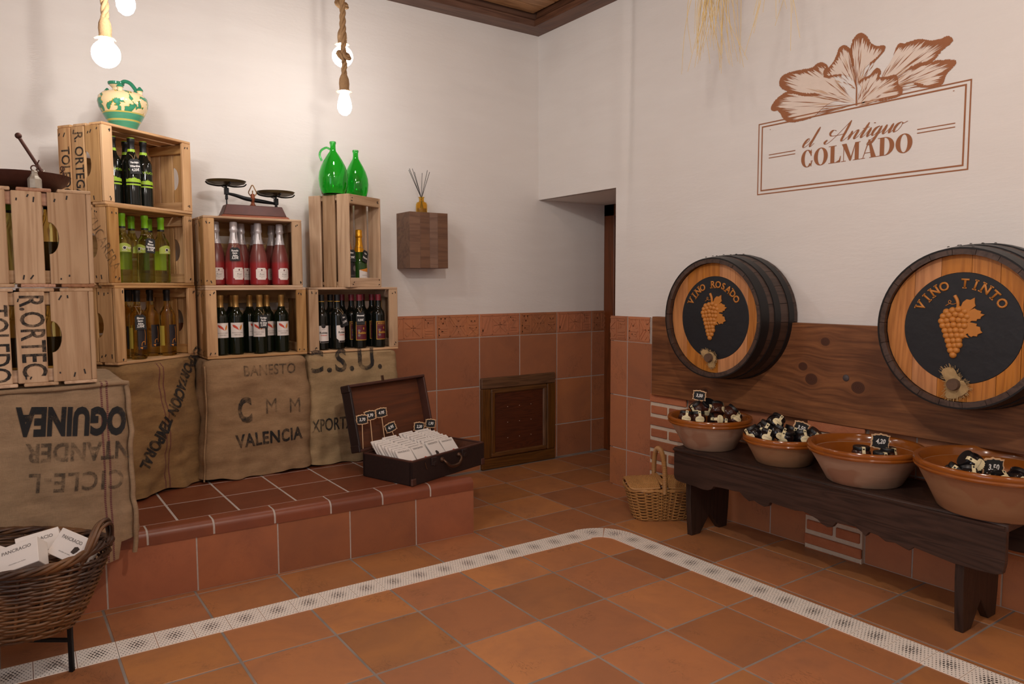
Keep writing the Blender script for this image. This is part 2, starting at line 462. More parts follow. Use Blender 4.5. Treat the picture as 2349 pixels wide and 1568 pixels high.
# the two embossed border tiles
def border(kind, w=T-0.006, h=0.151):
    bm = bmesh.new()
    box_bm(bm, (0, 0, 0), (w, h, 0.010))
    def bar(x0, y0, x1, y1, wd=0.009):
        d = Vector((x1-x0, y1-y0, 0)); rot = Matrix.Rotation(math.atan2(d.y, d.x), 3, 'Z')
        box_bm(bm, ((x0+x1)/2, (y0+y1)/2, 0.006), (d.length+wd*0.5, wd, 0.0058), rot)
    a, b = w/2-0.012, h/2-0.012
    for x0, y0, x1, y1 in ((-a, -b, a, -b), (-a, b, a, b), (-a, -b, -a, b), (a, -b, a, b)): bar(x0, y0, x1, y1, 0.006)
    bar(-0.066, -b, -0.066, b, 0.006); bar(0.066, -b, 0.066, b, 0.006)
    if kind == 0:      # flower in the middle
        for k in range(4):
            an = R(45+90*k); bar(0.012*math.cos(an), 0.012*math.sin(an), 0.068*math.cos(an), 0.06*math.sin(an), 0.020)
        bar(-0.05, 0, 0.05, 0, 0.005); bar(0, -0.05, 0, 0.05, 0.005)
        bar(-0.145, -0.05, -0.11, 0.05); bar(-0.12, -0.05, -0.085, 0.05); bar(-0.145, -0.02, -0.135, -0.05)
        bar(0.085, 0.05, 0.14, 0.05); bar(0.085, 0.0, 0.085, 0.05); bar(0.105, 0.03, 0.14, 0.03); bar(0.105, 0.005, 0.105, 0.03)
        for q in (-0.02, -0.038, -0.054): bar(0.085, q, 0.14, q, 0.007)
    else:              # nested chevrons
        for s in (-1, 1):
            bar(s*0.055, 0.058, s*0.012, 0.0); bar(s*0.055, -0.058, s*0.012, 0.0)
            bar(s*0.058, 0.035, s*0.034, 0.0, 0.007); bar(s*0.058, -0.035, s*0.034, 0.0, 0.007)
        bar(-0.02, 0.058, 0, 0.034, 0.007); bar(0.02, 0.058, 0, 0.034, 0.007); bar(-0.02, -0.058, 0, -0.034, 0.007); bar(0.02, -0.058, 0, -0.034, 0.007)
        bar(-0.145, 0.01, -0.13, 0.055); bar(-0.13, 0.055, -0.115, 0.02); bar(-0.115, 0.02, -0.1, 0.055); bar(-0.1, 0.055, -0.085, 0.01)
        bar(-0.145, -0.01, -0.082, -0.01); bar(-0.145, -0.055, -0.145, -0.01); bar(-0.145, -0.055, -0.082, -0.055); bar(-0.125, -0.03, -0.09, -0.04); bar(-0.125, -0.028, -0.09, -0.024)
        bar(0.085, 0.055, 0.1, 0.03); bar(0.14, 0.055, 0.125, 0.03); bar(0.085, 0.01, 0.14, 0.01); bar(0.1, 0.03, 0.125, 0.03, 0.012)
        bar(0.085, -0.01, 0.14, -0.01); bar(0.085, -0.055, 0.14, -0.01, 0.005); bar(0.085, -0.01, 0.14, -0.055, 0.005)
    return finish(bm, 'border_tile')
BT = [border(0), border(1)]
RW1 = (PI/2, 0, 0)
for k in range(len(XJ)-1):
    x0, x1 = XJ[k], XJ[k+1]
    if x1-x0 > 0.3:
        obj('border_tile', BT[k % 2], M_walltile, wl, ((x0+x1)/2, -0.008, (1.058+0.903)/2), RW1)
        full = True
    else:
        me = BT[k % 2].copy(); s = (x1-x0-0.006)/(T-0.006)
        bm = bmesh.new(); bm.from_mesh(me)
        bmesh.ops.bisect_plane(bm, geom=list(bm.verts)+list(bm.edges)+list(bm.faces), plane_co=(-(T-0.006)/2+(x1-x0-0.006), 0, 0), plane_no=(1, 0, 0), clear_outer=True)
        bm.to_mesh(me); bm.free()
        obj('border_tile', me, M_walltile, wl, (x0+T/2, -0.008, (1.058+0.903)/2), RW1)
    for z1, z0 in zip(ZR[1:], ZR[2:]):
        obj('wall_tile', boxm(x1-x0-0.007, z1-z0-0.007, 0.010, 0.0015), M_walltile, wl, ((x0+x1)/2, -0.008, (z0+z1)/2), RW1)
# ---- dado, brick pillars and plank on the right wall
obj('grout_bed', boxes('grout', [((-0.005, -2.3, 0.527), (0.011, 3.03, 1.054)), ((0.31, -0.7705, 0.527), (0.62, 0.036, 1.054))]), M_grout, wr)
RW2 = (PI/2, 0, -PI/2)
def wtile(y0, y1, z0, z1, x=-0.008, me=None):
    obj('wall_tile' if me is None else 'border_tile', me or boxm(abs(y1-y0)-0.006, z1-z0-0.006, 0.010, 0.0015), M_walltile, wr, (x, (y0+y1)/2, (z0+z1)/2), RW2)
def cutb(kind, keep0, keep1):
    me = BT[kind].copy(); bm = bmesh.new(); bm.from_mesh(me); w = T-0.006
    for co, no in ((-w/2+keep0*w, (-1, 0, 0)), (-w/2+keep1*w, (1, 0, 0))):
        bmesh.ops.bisect_plane(bm, geom=list(bm.verts)+list(bm.edges)+list(bm.faces), plane_co=(co, 0, 0), plane_no=no, clear_outer=True)
    bm.to_mesh(me); bm.free()
    cx = sum(v.co.x for v in me.vertices)/len(me.vertices)
    xs = [v.co.x for v in me.vertices]; c = (min(xs)+max(xs))/2
    for v in me.vertices: v.co.x -= c
    return me
wtile(-0.757, -0.908, 0.905, 1.058, me=cutb(0, 0.55, 1.0)); wtile(-0.908, -1.10, 0.905, 1.058, me=cutb(1, 0.0, 0.56))
for z0, z1 in ((0.569, 0.905), (0.237, 0.569), (0.0, 0.237)):
    wtile(-0.757, -0.908, z0, z1); wtile(-0.908, -1.113, z0, z1)
    obj('wall_tile', boxm(0.6, z1-z0-0.006, 0.010, 0.0015), M_walltile, wr, (0.305, -0.755, (z0+z1)/2), (PI/2, 0, 0))
for z0, z1 in ((0.44, 0.62), (0.0, 0.22), (0.22, 0.44)):
    for y0, y1 in ((-1.39, -1.61), (-1.61, -1.936), (-1.936, -2.146), (-2.425, -2.634), (-2.634, -2.972), (-2.972, -3.3), (-3.3, -3.63)):
        wtile(y0, y1, z0, z1)
def pillar(y0, y1, mx):
    obj('mortar_bed', boxes('mortar', [((-mx/2+0.002, (y0+y1)/2, 0.3065), (mx, abs(y1-y0), 0.613))]), M_mortar, wr)
    z = 0.613; r = 0
    while z > 0.0:
        h = 0.046; z0 = max(0.0, z-h)
        cuts = [y0, y1] if r % 2 == 0 and abs(y1-y0) < 0.3 else None
        L = y0-y1
        js = [y0, y1] if r % 2 == 0 else [y0, y0-L*0.5+rnd.uniform(-.01, .01), y1]
        for a, b in zip(js, js[1:]):
            me = boxm(round(abs(a-b)-(0.018 if len(js) == 3 else 0.0), 3), round(z-z0, 3), 0.02, 0.003)
            obj('brick', me, M_brick, wr, (-mx+0.004+rnd.uniform(-.002, .002), (a+b)/2, (z+z0)/2), RW2)
        z -= 0.068; r += 1
pillar(-1.115, -1.39, 0.022); pillar(-2.146, -2.425, 0.036)
# plank
def mk_plank():
    g = N('knotty_plank')
    tc = g.n('ShaderNodeTexCoord').outputs['Object']; sp = g.n('ShaderNodeSeparateXYZ', i_Vector=tc)
    Yc, Zc = sp.outputs[1], sp.outputs[2]
    kn = None; warpz = None
    for (ky, kz, kr) in ((-1.545, 0.680, .014), (-2.120, 0.862, .021), (-2.165, 0.806, .028), (-2.392, 0.792, .028), (-2.23, 0.985, .020), (-3.3, .8, .03)):
        dy = g.math('MULTIPLY', g.math('SUBTRACT', Yc, ky), 0.85); dz = g.math('SUBTRACT', Zc, kz)
        d = g.math('DIVIDE', g.math('SQRT', g.math('ADD', g.math('MULTIPLY', dy, dy), g.math('MULTIPLY', dz, dz))), kr)
        kn = d if kn is None else g.math('MINIMUM', kn, d)
        w = g.math('MULTIPLY', g.math('DIVIDE', dz, g.math('ADD', g.math('MULTIPLY', d, d), 0.7)), 1.6)
        warpz = w if warpz is None else g.math('ADD', warpz, w)
    zz = g.math('SUBTRACT', Zc, warpz)
    v = g.n('ShaderNodeCombineXYZ', i_X=0.0, i_Y=g.math('MULTIPLY', Yc, 0.55), i_Z=g.math('MULTIPLY', zz, 9.0)).outputs[0]
    n1 = g.noise(v, 1.0, 3, 0.5, 0.3); n2 = g.noise(v, 8, 5, 0.7)
    bands = g.math('ABSOLUTE', g.math('SUBTRACT', g.math('FRACT', g.math('MULTIPLY', n1, 11.0)), 0.5))
    f = g.math('ADD', g.math('MULTIPLY', bands, 0.5), g.math('MULTIPLY', n2, 0.8))
    col = g.ramp(f, [(0.2, lin('4e2a17')), (0.72, lin('99633b'))])
    big = g.noise(g.coord((1, 1, 2), rand=False), 2.6, 3)
    col = g.mix(g.ramp(big, [(0.42, 0.0), (0.7, 0.65)]), col, lin('4e2c19'))
    kcol = g.mix(g.math('ABSOLUTE', g.math('SUBTRACT', g.math('FRACT', g.math('MULTIPLY', kn, 4.0)), 0.5)), lin('45261a'), lin('7d4d30'))
    col = g.mix(g.ramp(kn, [(0.85, 1.0), (1.15, 0.0)]), col, kcol)
    col = g.mix(g.ramp(kn, [(0.9, 0.45), (3.0, 0.0)]), col, lin('3a1d10'))
    g.bump(f, 0.2, 0.003)
    return g.done(col, 0.5)
pl = thing('wall_plank', 'wide knotty brown plank on the wall behind the barrels', 'plank', (0, 0, 0))
obj('board', boxes('plank', [((-0.028, -2.573, 0.8385), (0.044, 2.854, 0.453))], 0.003), mk_plank(), pl)
obj('bolt_cap', lathe('cap', [(0.0, 0.007), (0.008, 0.006), (0.014, 0.003), (0.0155, 0.0)], 16), plain('bolt_grey', '4a4142', 0.6), pl, (-0.05, -2.335, 0.829), (0, -PI/2, 0))
obj('bolt_cap', lathe('cap', [(0.0, 0.007), (0.008, 0.006), (0.014, 0.003), (0.0155, 0.0)], 16), MATS['bolt_grey'], pl, (-0.05, -1.405, 0.862), (0, -PI/2, 0))

# ---- doorway: door at the end of the passage, service hatch
dr = struct('door_1', boxes('door', [((0.64, -0.055, 0.93), (0.05, 0.11, 1.86)), ((0.64, -0.45, 1.80), (0.05, 0.9, 0.09))], 0.004), M_door, label='dark wooden door at the end of the passage')
obj('door_leaf', boxes('leaf', [((0.655, -0.45, 0.9), (0.03, 0.78, 1.76)), ((0.637, -0.16, 0.88), (0.012, 0.02, 1.56)), ((0.637, -0.45, 1.66), (0.012, 0.6, 0.02))], 0.003), M_door, dr)
h = thing('service_hatch', 'dark brown wooden service hatch low in the tiled wall', 'hatch', (-0.19, -0.013, 0))
w, ht = 0.63, 0.625
for nm, L, lc, ry in (('frame_rail', w, (0, -0.012, ht-0.037), 0), ('frame_rail', w, (0, -0.012, 0.037), 0), ('frame_stile', ht-0.15, (-w/2+0.037, -0.012, ht/2), PI/2), ('frame_stile', ht-0.15, (w/2-0.037, -0.012, ht/2), PI/2)):
    obj(nm, boxm(L, 0.028, 0.074, 0.006), M_hatchf, h, lc, (0, ry, 0))
for nm, L, lc, ry in (('inner_bead', w-0.15, (0, -0.016, ht-0.094), 0), ('inner_bead', w-0.15, (0, -0.016, 0.094), 0), ('inner_bead', ht-0.2, (-w/2+0.094, -0.016, ht/2), PI/2), ('inner_bead', ht-0.2, (w/2-0.094, -0.016, ht/2), PI/2)):
    obj(nm, boxm(L, 0.022, 0.034, 0.008), M_hatchf, h, lc, (0, ry, 0))
obj('panel', boxm(w-0.2, 0.012, ht-0.2), M_hatchp, h, (0, -0.010, ht/2))
obj('vent_holes', join('holes', [(lathe('hole', [(0, 0.001), (0.0028, 0.001), (0.0028, 0)], 8), Matrix.Translation((-0.1+0.1*i, -0.0165, 0.2+0.108*j)) @ Matrix.Rotation(PI/2, 4, 'X')) for i in range(3) for j in range(3)]), plain('hole_rim', 'c9b8a5', 0.5), h)

# ---- tiled step
st = thing('tiled_step', 'low terracotta tiled step with rounded glazed nosing under the crates', 'step')
def lerp(a, b, t): return a+(b-a)*t
def yl(b, s, x): return b+s*(x+1.2)
front = lambda x: yl(-1.066, -0.048, x)      # riser face
nosb = lambda x: yl(-0.955, -0.022, x)       # back of the nosing
rowy = [nosb, lambda x: yl(-0.694, -0.02, x), lambda x: yl(-0.43, -0.015, x), lambda x: yl(-0.165, -0.01, x), lambda x: -0.018]
XE = -1.218
core = [(-4.2, -0.018), (-4.2, front(-4.2)+0.0015), (XE-0.004, front(XE)+0.0015), (XE-0.113, front(XE)+0.13), (XE-0.113, -0.018)]
core2 = [(-4.2, -0.018), (-4.2, nosb(-4.2)), (XE-0.113, nosb(XE)), (XE-0.113, -0.018)]
obj('grout_core', prism('core', core, 0.226, z0=0.0), M_grout, st)
obj('grout_core', prism('core', core2, 0.0575, z0=0.226), M_grout, st)
def nosing(xa, xb, ins, cut):
    bm = bmesh.new(); n = 7; rings = []
    for x in (xa, xb):
        yf, yb = front(x)-0.006+ins, nosb(x)-0.003
        pr = [(yb, 0.226+ins)]+[(yb, 0.285-ins)]+[(yf+0.03-0.03*math.sin(t*PI/2/n), 0.255-ins+0.03*math.cos(t*PI/2/n)) for t in range(n+1)]+[(yf, 0.226+ins)]
        rings.append([bm.verts.new((x-0.10 if (cut and x == xb and y > yf+0.05) else x, y, z)) for y, z in pr])
    for k in range(len(pr)):
        m = (k+1) % len(pr); bm.faces.new((rings[0][k], rings[0][m], rings[1][m], rings[1][k]))
    bm.faces.new(rings[0]); bm.faces.new(rings[1][::-1])
    return finish(bm, 'nosing', angle=50)
obj('grout_core', nosing(-4.2, XE-0.008, 0.0016, True), M_grout, st)
def qprism(name, q, z0, z1, g=0.004, bev=0.002):
    c = Vector((sum(p[0] for p in q)/len(q), sum(p[1] for p in q)/len(q)))
    pts = [(p[0]-c.x, p[1]-c.y) for p in q]
    pts = [(x-math.copysign(g, x), y-math.copysign(g, y)) for x, y in pts]
    return prism(name, pts, z1-z0, bev), (c.x, c.y, (z0+z1)/2)
xs = [-2.691-0.2455*k for k in range(6, 0, -1)]+[-2.691+0.2465*k for k in range(7)]
for r in range(4):
    xt = [x+0.125 for x in xs]
    xt = [x for x in xt if x < XE-0.13]+[XE-0.115]
    for a, b in zip(xt, xt[1:]):
        q = [(a, rowy[r](a)), (b, rowy[r](b)), (b, rowy[r+1](b)), (a, rowy[r+1](a))]
        me, lc = qprism('tile', q, 0.270, 0.285)
        obj('step_tile', me, M_steptile, st, lc)
prof = [(0.0, 0.0), (0.0, 0.057), ]
for a, b in zip(xs, xs[1:]):
    b = min(b, XE)
    obj('nosing_tile', nosing(a+0.004, b-0.004, 0.0, b > XE-0.01), M_steptile, st)
rj = [-2.512-0.325*k for k in range(4, 0, -1)]+[-2.512, -2.186, -1.862, -1.534, XE]
for a, b in zip(rj, rj[1:]):
    q = [(a, front(a)), (b, front(b)), (b, front(b)+0.012), (a, front(a)+0.012)]
    me, lc = qprism('riser', q, 0.002, 0.226, g=0.003)
    me = prism('riser', [(a+0.003, front(a)), (b-0.003, front(b)), (b-0.003, front(b)+0.012), (a+0.003, front(a)+0.012)], 0.224, z0=0.002)
    obj('riser_tile', me, M_riser, st)
me = prism('riser_end', [(XE, front(XE)), (XE, front(XE)+0.01), (XE-0.11, front(XE)+0.135), (XE-0.12, front(XE)+0.13)], 0.224, z0=0.002)
obj('riser_tile', me, M_riser, st)
# ================================================================== BURLAP SACKS
def mk_burlap(name, base='8d7455', dark='6d573d', stripes=None, tint=None):
    g = N(name)
    tc = g.n('ShaderNodeTexCoord').outputs['Object']; sp = g.n('ShaderNodeSeparateXYZ', i_Vector=tc)
    x, z = sp.outputs[0], sp.outputs[2]
    y = sp.outputs[1]
    xy = g.math('ADD', x, y)
    wx = g.math('SINE', g.math('MULTIPLY', xy, 1900.0)); wz = g.math('SINE', g.math('MULTIPLY', z, 1900.0))
    weave = g.math('MULTIPLY', wx, wz)
    a = g.noise(g.coord((1, 1, 4)), 9, 5, 0.65); th = g.noise(g.coord((60, 60, 900)), 1.0, 2); tv = g.noise(g.coord((700, 700, 40)), 1.0, 2)
    f = g.math('ADD', g.math('MULTIPLY', a, 0.5), g.math('ADD', g.math('MULTIPLY', th, 0.35), g.math('MULTIPLY', tv, 0.25)))
    col = g.ramp(f, [(0.36, lin(dark)), (0.72, lin(base))])
    big = g.noise(g.coord((1, 1, 1)), 3.0, 3)
    col = g.mix(g.ramp(big, [(0.5, 0.0), (0.75, 0.35)]), col, lin(tint or '5f4c36'))
    if stripes:
        m = None
        wob = g.math('MULTIPLY_ADD', g.noise(g.coord((1, 1, 1)), 3.0, 2), 0.03, -0.015)
        for s in stripes:
            k = g.math('LESS_THAN', g.math('ABSOLUTE', g.math('SUBTRACT', g.math('ADD', x, wob), s)), 0.0035)
            m = k if m is None else g.math('ADD', m, k)
        m = g.math('MULTIPLY', m, g.math('LESS_THAN', y, 0.02))
        br = g.math('GREATER_THAN', g.math('SINE', g.math('MULTIPLY', z, 900.0)), -0.75)
        col = g.mix(g.math('MULTIPLY', m, g.math('MULTIPLY', br, 0.85)), col, lin('5a2230'))
    g.bump(g.math('ADD', g.math('MULTIPLY', weave, 0.25), g.math('ADD', th, tv)), 0.45, 0.002)
    return g.done(col, 0.95)
def mk_ink(name, c, cover=0.5, scale=18):
    g = N(name)
    nz = g.noise(g.coord((1, 1, 1)), scale, 4, 0.7); n2 = g.noise(g.coord((1, 1, 1)), 260, 2)
    f = g.math('ADD', g.math('MULTIPLY', nz, 0.75), g.math('MULTIPLY', n2, 0.25))
    al = g.ramp(f, [(cover-0.12, 0.93), (cover+0.12, 0.12)])
    g.set(g.b.inputs['Alpha'], al)
    return g.done(lin(c), 0.95)
M_ink = mk_ink('stencil_ink', '232222', 0.56)
M_inkf = mk_ink('faded_stencil_ink', '3f3830', 0.47)
M_inkd = mk_ink('dark_stencil_ink', '1d1e20', 0.66)
def sack(label, loc, rz, W, D, H, mat, seed=1, flare=0.02, texts=(), seam=None, hem=0.0, amp=0.006, botz=None, side_flap=False):
    r_ = random.Random(seed)
    ph = [r_.uniform(0, 6.28) for _ in range(10)]
    def disp(x, z):
        t = max(0, min(1, z/H))
        d = flare*(1-t)**2.5
        d += amp*(math.sin(9*x+5*z+ph[0])+0.7*math.sin(17*z-7*x+ph[1])+0.5*math.sin(31*x+11*z+ph[2]))
        d += 0.010*(1-t)**4*math.sin(26*x+ph[3]+3*z) + 0.006*(1-t)**3*math.sin(55*x+ph[4])
        d += 0.014*mnoise.noise(Vector((x*7+seed*3.1, z*9, seed)))+0.006*mnoise.noise(Vector((x*16, z*20, seed+7.0)))+(1-t)**2*0.010*mnoise.noise(Vector((x*11, z*22, seed+3.0)))
        d += 0.012*math.sin(PI*t)*math.sin(PI*max(0, min(1, x/W)))
        return d
    def bot(s): return 0.0105+0.006*math.sin(13*s+ph[5])+0.004*math.sin(37*s+ph[6]) + (botz(s) if botz else -0.001)
    root = thing('burlap_sack', label, 'sack', loc, rz)
    rad = 0.045; per = []
    def arc(cx, cy, a0, a1, n=5): return [(cx+rad*math.cos(R(a0+(a1-a0)*k/n)), cy+rad*math.sin(R(a0+(a1-a0)*k/n))) for k in range(n+1)]
    nx = 40; ny = 16
    per += [(rad+(W-2*rad)*k/nx, 0.0) for k in range(nx)]
    per += arc(W-rad, rad, -90, 0)
    per += [(W, rad+(D-2*rad)*k/ny) for k in range(1, ny)]
    per += arc(W-rad, D-rad, 0, 90)
    per += [(W-rad-(W-2*rad)*k/8, D) for k in range(1, 8)]
    per += arc(rad, D-rad, 90, 180)
    per += [(0, D-rad-(D-2*rad)*k/ny) for k in range(1, ny)]
    per += arc(rad, rad, 180, 270)[:-1]
    n = len(per); nz = 48
    bm = bmesh.new(); rings = []
    for k in range(nz+1):
        t = k/nz; ring = []
        for i, (x, y) in enumerate(per):
            px, py = per[i-1]; qx, qy = per[(i+1) % n]
            nn = Vector((qy-py, -(qx-px), 0)).normalized()
            zb = bot(x+y*0.7)
            if botz and y > 0.10: zb = 0.062
            z = zb+(H-zb-0.028)*t
            s = x if y < rad*1.2 else (y*1.3+W if x > W/2 else -y*1.3)
            dd = disp(s, z) * (1.0 if y < D-0.04 else 0.1)
            ring.append(bm.verts.new((x+nn.x*dd, y+nn.y*dd, z)))
        rings.append(ring)
    cx, cy = W/2, D/2
    for a, zz in ((0.012, H-0.010), (0.030, H-0.002), (0.07, H)):
        rings.append([bm.verts.new((x+(cx-x)*min(1, a/max(0.02, math.hypot(x-cx, y-cy))), y+(cy-y)*min(1, a/max(0.02, math.hypot(x-cx, y-cy))), zz)) for x, y in per])
    for a, b in zip(rings, rings[1:]):
        for i in range(n): bm.faces.new((a[i], a[(i+1) % n], b[(i+1) % n], b[i]))
    bm.faces.new(rings[-1])
    obj('cloth', finish(bm, 'sack', angle=60), mat, root)
    for (body, size, tx, tz, rot, bold, im, sx, sp) in texts:
        me = textm(body, size, bold=bold, sx=sx, slice_=0.02, spacing=sp)
        ca, sa = math.cos(rot), math.sin(rot)
        def f(c):
            x = tx+c.x*ca-c.y*sa; z = tz+c.x*sa+c.y*ca
            xx = x
            y = -disp(x, z)-0.0028
            return Vector((xx, y, z))
        # drop what would run off the face
        bm = bmesh.new(); bm.from_mesh(me)
        bmesh.ops.delete(bm, geom=[q for q in bm.faces if not (0.012 < f(q.calc_center_median()).x < W-0.012)], context='FACES')
        bm.to_mesh(me); bm.free()
        obj('stencil_lettering', warp(me, f), im, root, label='black stencilled lettering')
    if seam:
        pts = []
        for k in range(16):
            z = 0.01+(H-0.04)*k/15
            x = W-0.004 if seam == 'R' else 0.004
            pts.append((x+(1 if seam == 'R' else -1)*disp(x, z)*0.7, 0.006-disp(x, z)*0.7+0.004*math.sin(k*1.7), z))
        if seam == 'R': pts += [(W-0.02, 0.0, H-0.012), (W*0.6, -0.012, H-0.018), (W*0.3, -0.012, H-0.016), (0.03, -0.01, H-0.02)]
        obj('rolled_seam', tubes('seam', [(catmull(pts, 3), 0.009 if seam == 'R' else 0.004, 7)]), mat, root)
    return root
M_burA = mk_burlap('burlap_guinea', 'a68b6d', '7f684f', stripes=(0.437, 0.455))
M_burB = mk_burlap('burlap_olive', '977549', '725434', stripes=(0.205, 0.228))
M_burC = mk_burlap('burlap_valencia', 'a68663', '806346')
M_burD = mk_burlap('burlap_pale', 'b0946e', '89714f')
sack('large burlap sack with upside-down GUINEA stencil and double red stripe beside the wicker basket', (-3.275, -1.108, 0.236), 0, 0.525, 0.50, 0.668, M_burA, 3, 0.012,
     [('OGUINEA', 0.132, 0.345, 0.535, PI-0.09, 0.007, M_inkd, 0.56, 1.02), ('SANTANDER', 0.090, 0.40, 0.42, PI-0.08, 0.003, M_inkf, 0.74, 1.05), ('CICLE-L', 0.095, 0.35, 0.315, PI-0.10, 0.002, M_inkf, 0.80, 1.15)],
     seam='R', botz=lambda s: -0.012 if s < 0.48 else 0.05)
sack('olive burlap sack with diagonal EXPORTACION TEMPORAL stencil between two other sacks', (-2.70, -0.56, 0.285), R(37), 0.478, 0.29, 0.614, M_burB, 5, 0.028,
     [('EXPORTACION TEMPORAL', 0.085, 0.27, 0.40, R(-128), 0.004, M_ink, 0.62, 1.0)], seam=None)
sack('plump burlap sack stencilled VALENCIA under the crate of white-label bottles', (-2.327, -0.385, 0.285), 0, 0.517, 0.36, 0.602, M_burC, 8, 0.03,
     [('BANESTO', 0.075, 0.315, 0.535, 0.0, 0.001, M_inkf, 0.78, 1.05), ('C', 0.165, 0.187, 0.335, 0.0, 0.007, M_ink, 0.60, 1.0), ('M', 0.110, 0.315, 0.348, 0.0, 0.0, M_inkf, 0.75, 1.0), ('M', 0.110, 0.437, 0.340, 0.0, 0.0, M_inkf, 0.75, 1.0), ('VALENCIA', 0.088, 0.303, 0.19, 0.02, 0.003, M_ink, 0.76, 1.1)], seam='L')
sack('burlap sack with large C.S.U. stencil behind the open suitcase', (-1.806, -0.385, 0.285), 0, 0.525, 0.36, 0.602, M_burD, 12, 0.012,
     [('C.S.U.', 0.165, 0.195, 0.555, 0.0, 0.004, M_ink, 0.93, 1.15), ('EXPORTACION', 0.095, 0.18, 0.218, 0.0, 0.001, M_ink, 0.62, 1.0)])

# ================================================================== WOODEN CRATES
def board(parent, mat, c, d, name='board', bev=0.0025):
    dx, dy, dz = d; m = max(d)
    if m == dx: return obj(name, boxm(dx, dy, dz, bev), mat, parent, c)
    if m == dy: return obj(name, boxm(dy, dx, dz, bev), mat, parent, c, (0, 0, PI/2))
    return obj(name, boxm(dz, dy, dx, bev), mat, parent, c, (0, PI/2, 0))
_ns = {}
def notched(L, w, t, side):
    k = (round(L, 3), round(w, 3), t, side)
    if k not in _ns:
        a = 0.055; pts = [(-L/2, -w/2), (L/2, -w/2), (L/2, w/2)]
        pts += [(a*math.cos(q), w/2-0.03*math.sin(q)) for q in [PI*i/10 for i in range(11)]]
        pts += [(-L/2, w/2)]
        if side < 0: pts = [(x, -y) for x, y in pts]
        _ns[k] = prism('slat', pts, t, 0.001)
    return _ns[k]
def streaks(name, pts, axis):
    """dark nail streaks: pts = (position, tilt); axis = face normal letter"""
    bm = bmesh.new()
    for p, a, L in pts:
        rot = {'y': Matrix.Rotation(a, 3, 'Y'), 'x': Matrix.Rotation(a, 3, 'X'), 'z': Matrix.Rotation(a, 3, 'Z')}[axis]
        s = {'y': (0.0045, 0.0012, L), 'x': (0.0012, 0.0045, L), 'z': (L, 0.004, 0.0012)}[axis]
        box_bm(bm, p, s, rot)
    return finish(bm, name)
def crate(label, loc, rot, W=0.5, D=0.265, H=0.35, mats=None, seed=0, texts=(), hidden_back=False, gapn=3):
    r_ = random.Random(seed); mats = mats or [M_pine]
    P = lambda: r_.choice(mats)
    root = thing('wooden_crate', label, 'crate', loc, 0, 'old wooden fruit crates'); root.rotation_euler = rot
    t = 0.012; bw = (D-0.036)/3
    for k in range(3):
        y = bw/2+k*(bw+0.017)
        board(root, P(), (W/2, y, t/2), (W, bw, t), 'bottom_board'); board(root, P(), (W/2, y, H-t/2), (W, bw, t), 'top_board')
    hz = H-2*t
    for x in (0.026, W-0.026):
        board(root, P(), (x, 0.008, H/2), (0.052, 0.016, hz), 'post')
        board(root, P(), (x, D-0.008, H/2), (0.052, 0.016, hz), 'post')
    sw3 = [0.074, 0.076, 0.080]; gap = (D-0.018-sum(sw3))/2-0.002
    if D > 0.3: sw3 = [0.088, 0.088, 0.115]; gap = (D-sum(sw3)-0.018)/2
    for x, sgn in ((0.006, -1), (W-0.006, 1)):
        y = D-0.001
        for k, w in enumerate(sw3):
            yc = y-w/2; y -= w+gap
            if k == 2: obj('side_slat', notched(hz, w, 0.012, 1), P(), root, (x, yc, H/2), (0, PI/2, 0))
            else: board(root, P(), (x, yc, H/2), (0.012, w, hz), 'side_slat')
        for z in (t+0.024, H-t-0.024):
            board(root, P(), (x-sgn*0.015, D/2, z), (0.018, D-0.036, 0.044), 'batten')
    if not hidden_back:
        for z, h in ((t+0.055, 0.105), (H/2+0.005, 0.10), (H-t-0.035, 0.068)):
            board(root, P(), (W/2, D-0.022, z), (W-0.03, 0.010, h), 'back_board')
    st_ = []
    for x in (0.026, W-0.026):
        for z in (0.03, H-0.03):
            for k in range(2): st_.append(((x+r_.uniform(-.016, .016), -0.0005, z+r_.uniform(-.008, .008)), r_.uniform(-.5, .5), r_.uniform(.006, .014)))
    obj('nail_marks', streaks('nails', st_, 'y'), M_nail, root)['kind'] = 'stuff'
    sx_ = []; y = D-0.001
    for w in sw3:
        for z in (0.035, H-0.035):
            for k in range(r_.choice((2, 3))): sx_.append(((-0.0004, y-w*(0.2+0.3*k)+r_.uniform(-.008, .008), z+r_.uniform(-.008, .008)), r_.uniform(-.2, .6), r_.uniform(.006, .02)))
        y -= w+gap
    obj('nail_marks', streaks('nails', sx_, 'x'), M_nail, root)['kind'] = 'stuff'
    for body, size, y, z, bold, im, sx, ang in texts:      # stencil on the left end, reading downwards
        me = textm(body, size, bold=bold, sx=sx)
        ca, sa = math.cos(ang), math.sin(ang)
        obj('stencil_lettering', warp(me, lambda c: Vector((-0.0011, y-(c.x*sa+c.y*ca), z-(c.x*ca-c.y*sa)))), im, root, label='black stencilled letters on the end slats')
    return root
PA = [M_pine, M_pine, M_pine3]; PB = [M_pine, M_pine2]; PC = [M_pine2]
cr = {}
cr['c1a'] = crate('bottom crate of the left stack, holding amber bottles with black caps', (-2.711, -0.527, 0.900), (0, 0, R(38)), mats=PA, seed=1)
cr['c1b'] = crate('middle crate of the left stack, holding pale green-capped bottles', (-2.722, -0.530, 1.250), (0, 0, R(37)), mats=PA, seed=2,
    texts=[('AZUCARERA', 0.075, 0.045, 0.20, 0.0, M_inkf, 0.72, R(30))])
cr['c1c'] = crate('topmost crate of the left stack, carrying the painted jug', (-2.733, -0.520, 1.600), (0, 0, R(34.5)), mats=PA, seed=3,
    texts=[('R. ORTEGA', 0.070, 0.140, 0.175, 0.001, M_ink, 0.80, 0.0), ('TOLEDO', 0.070, 0.222, 0.145, 0.001, M_ink, 0.80, 0.0)])
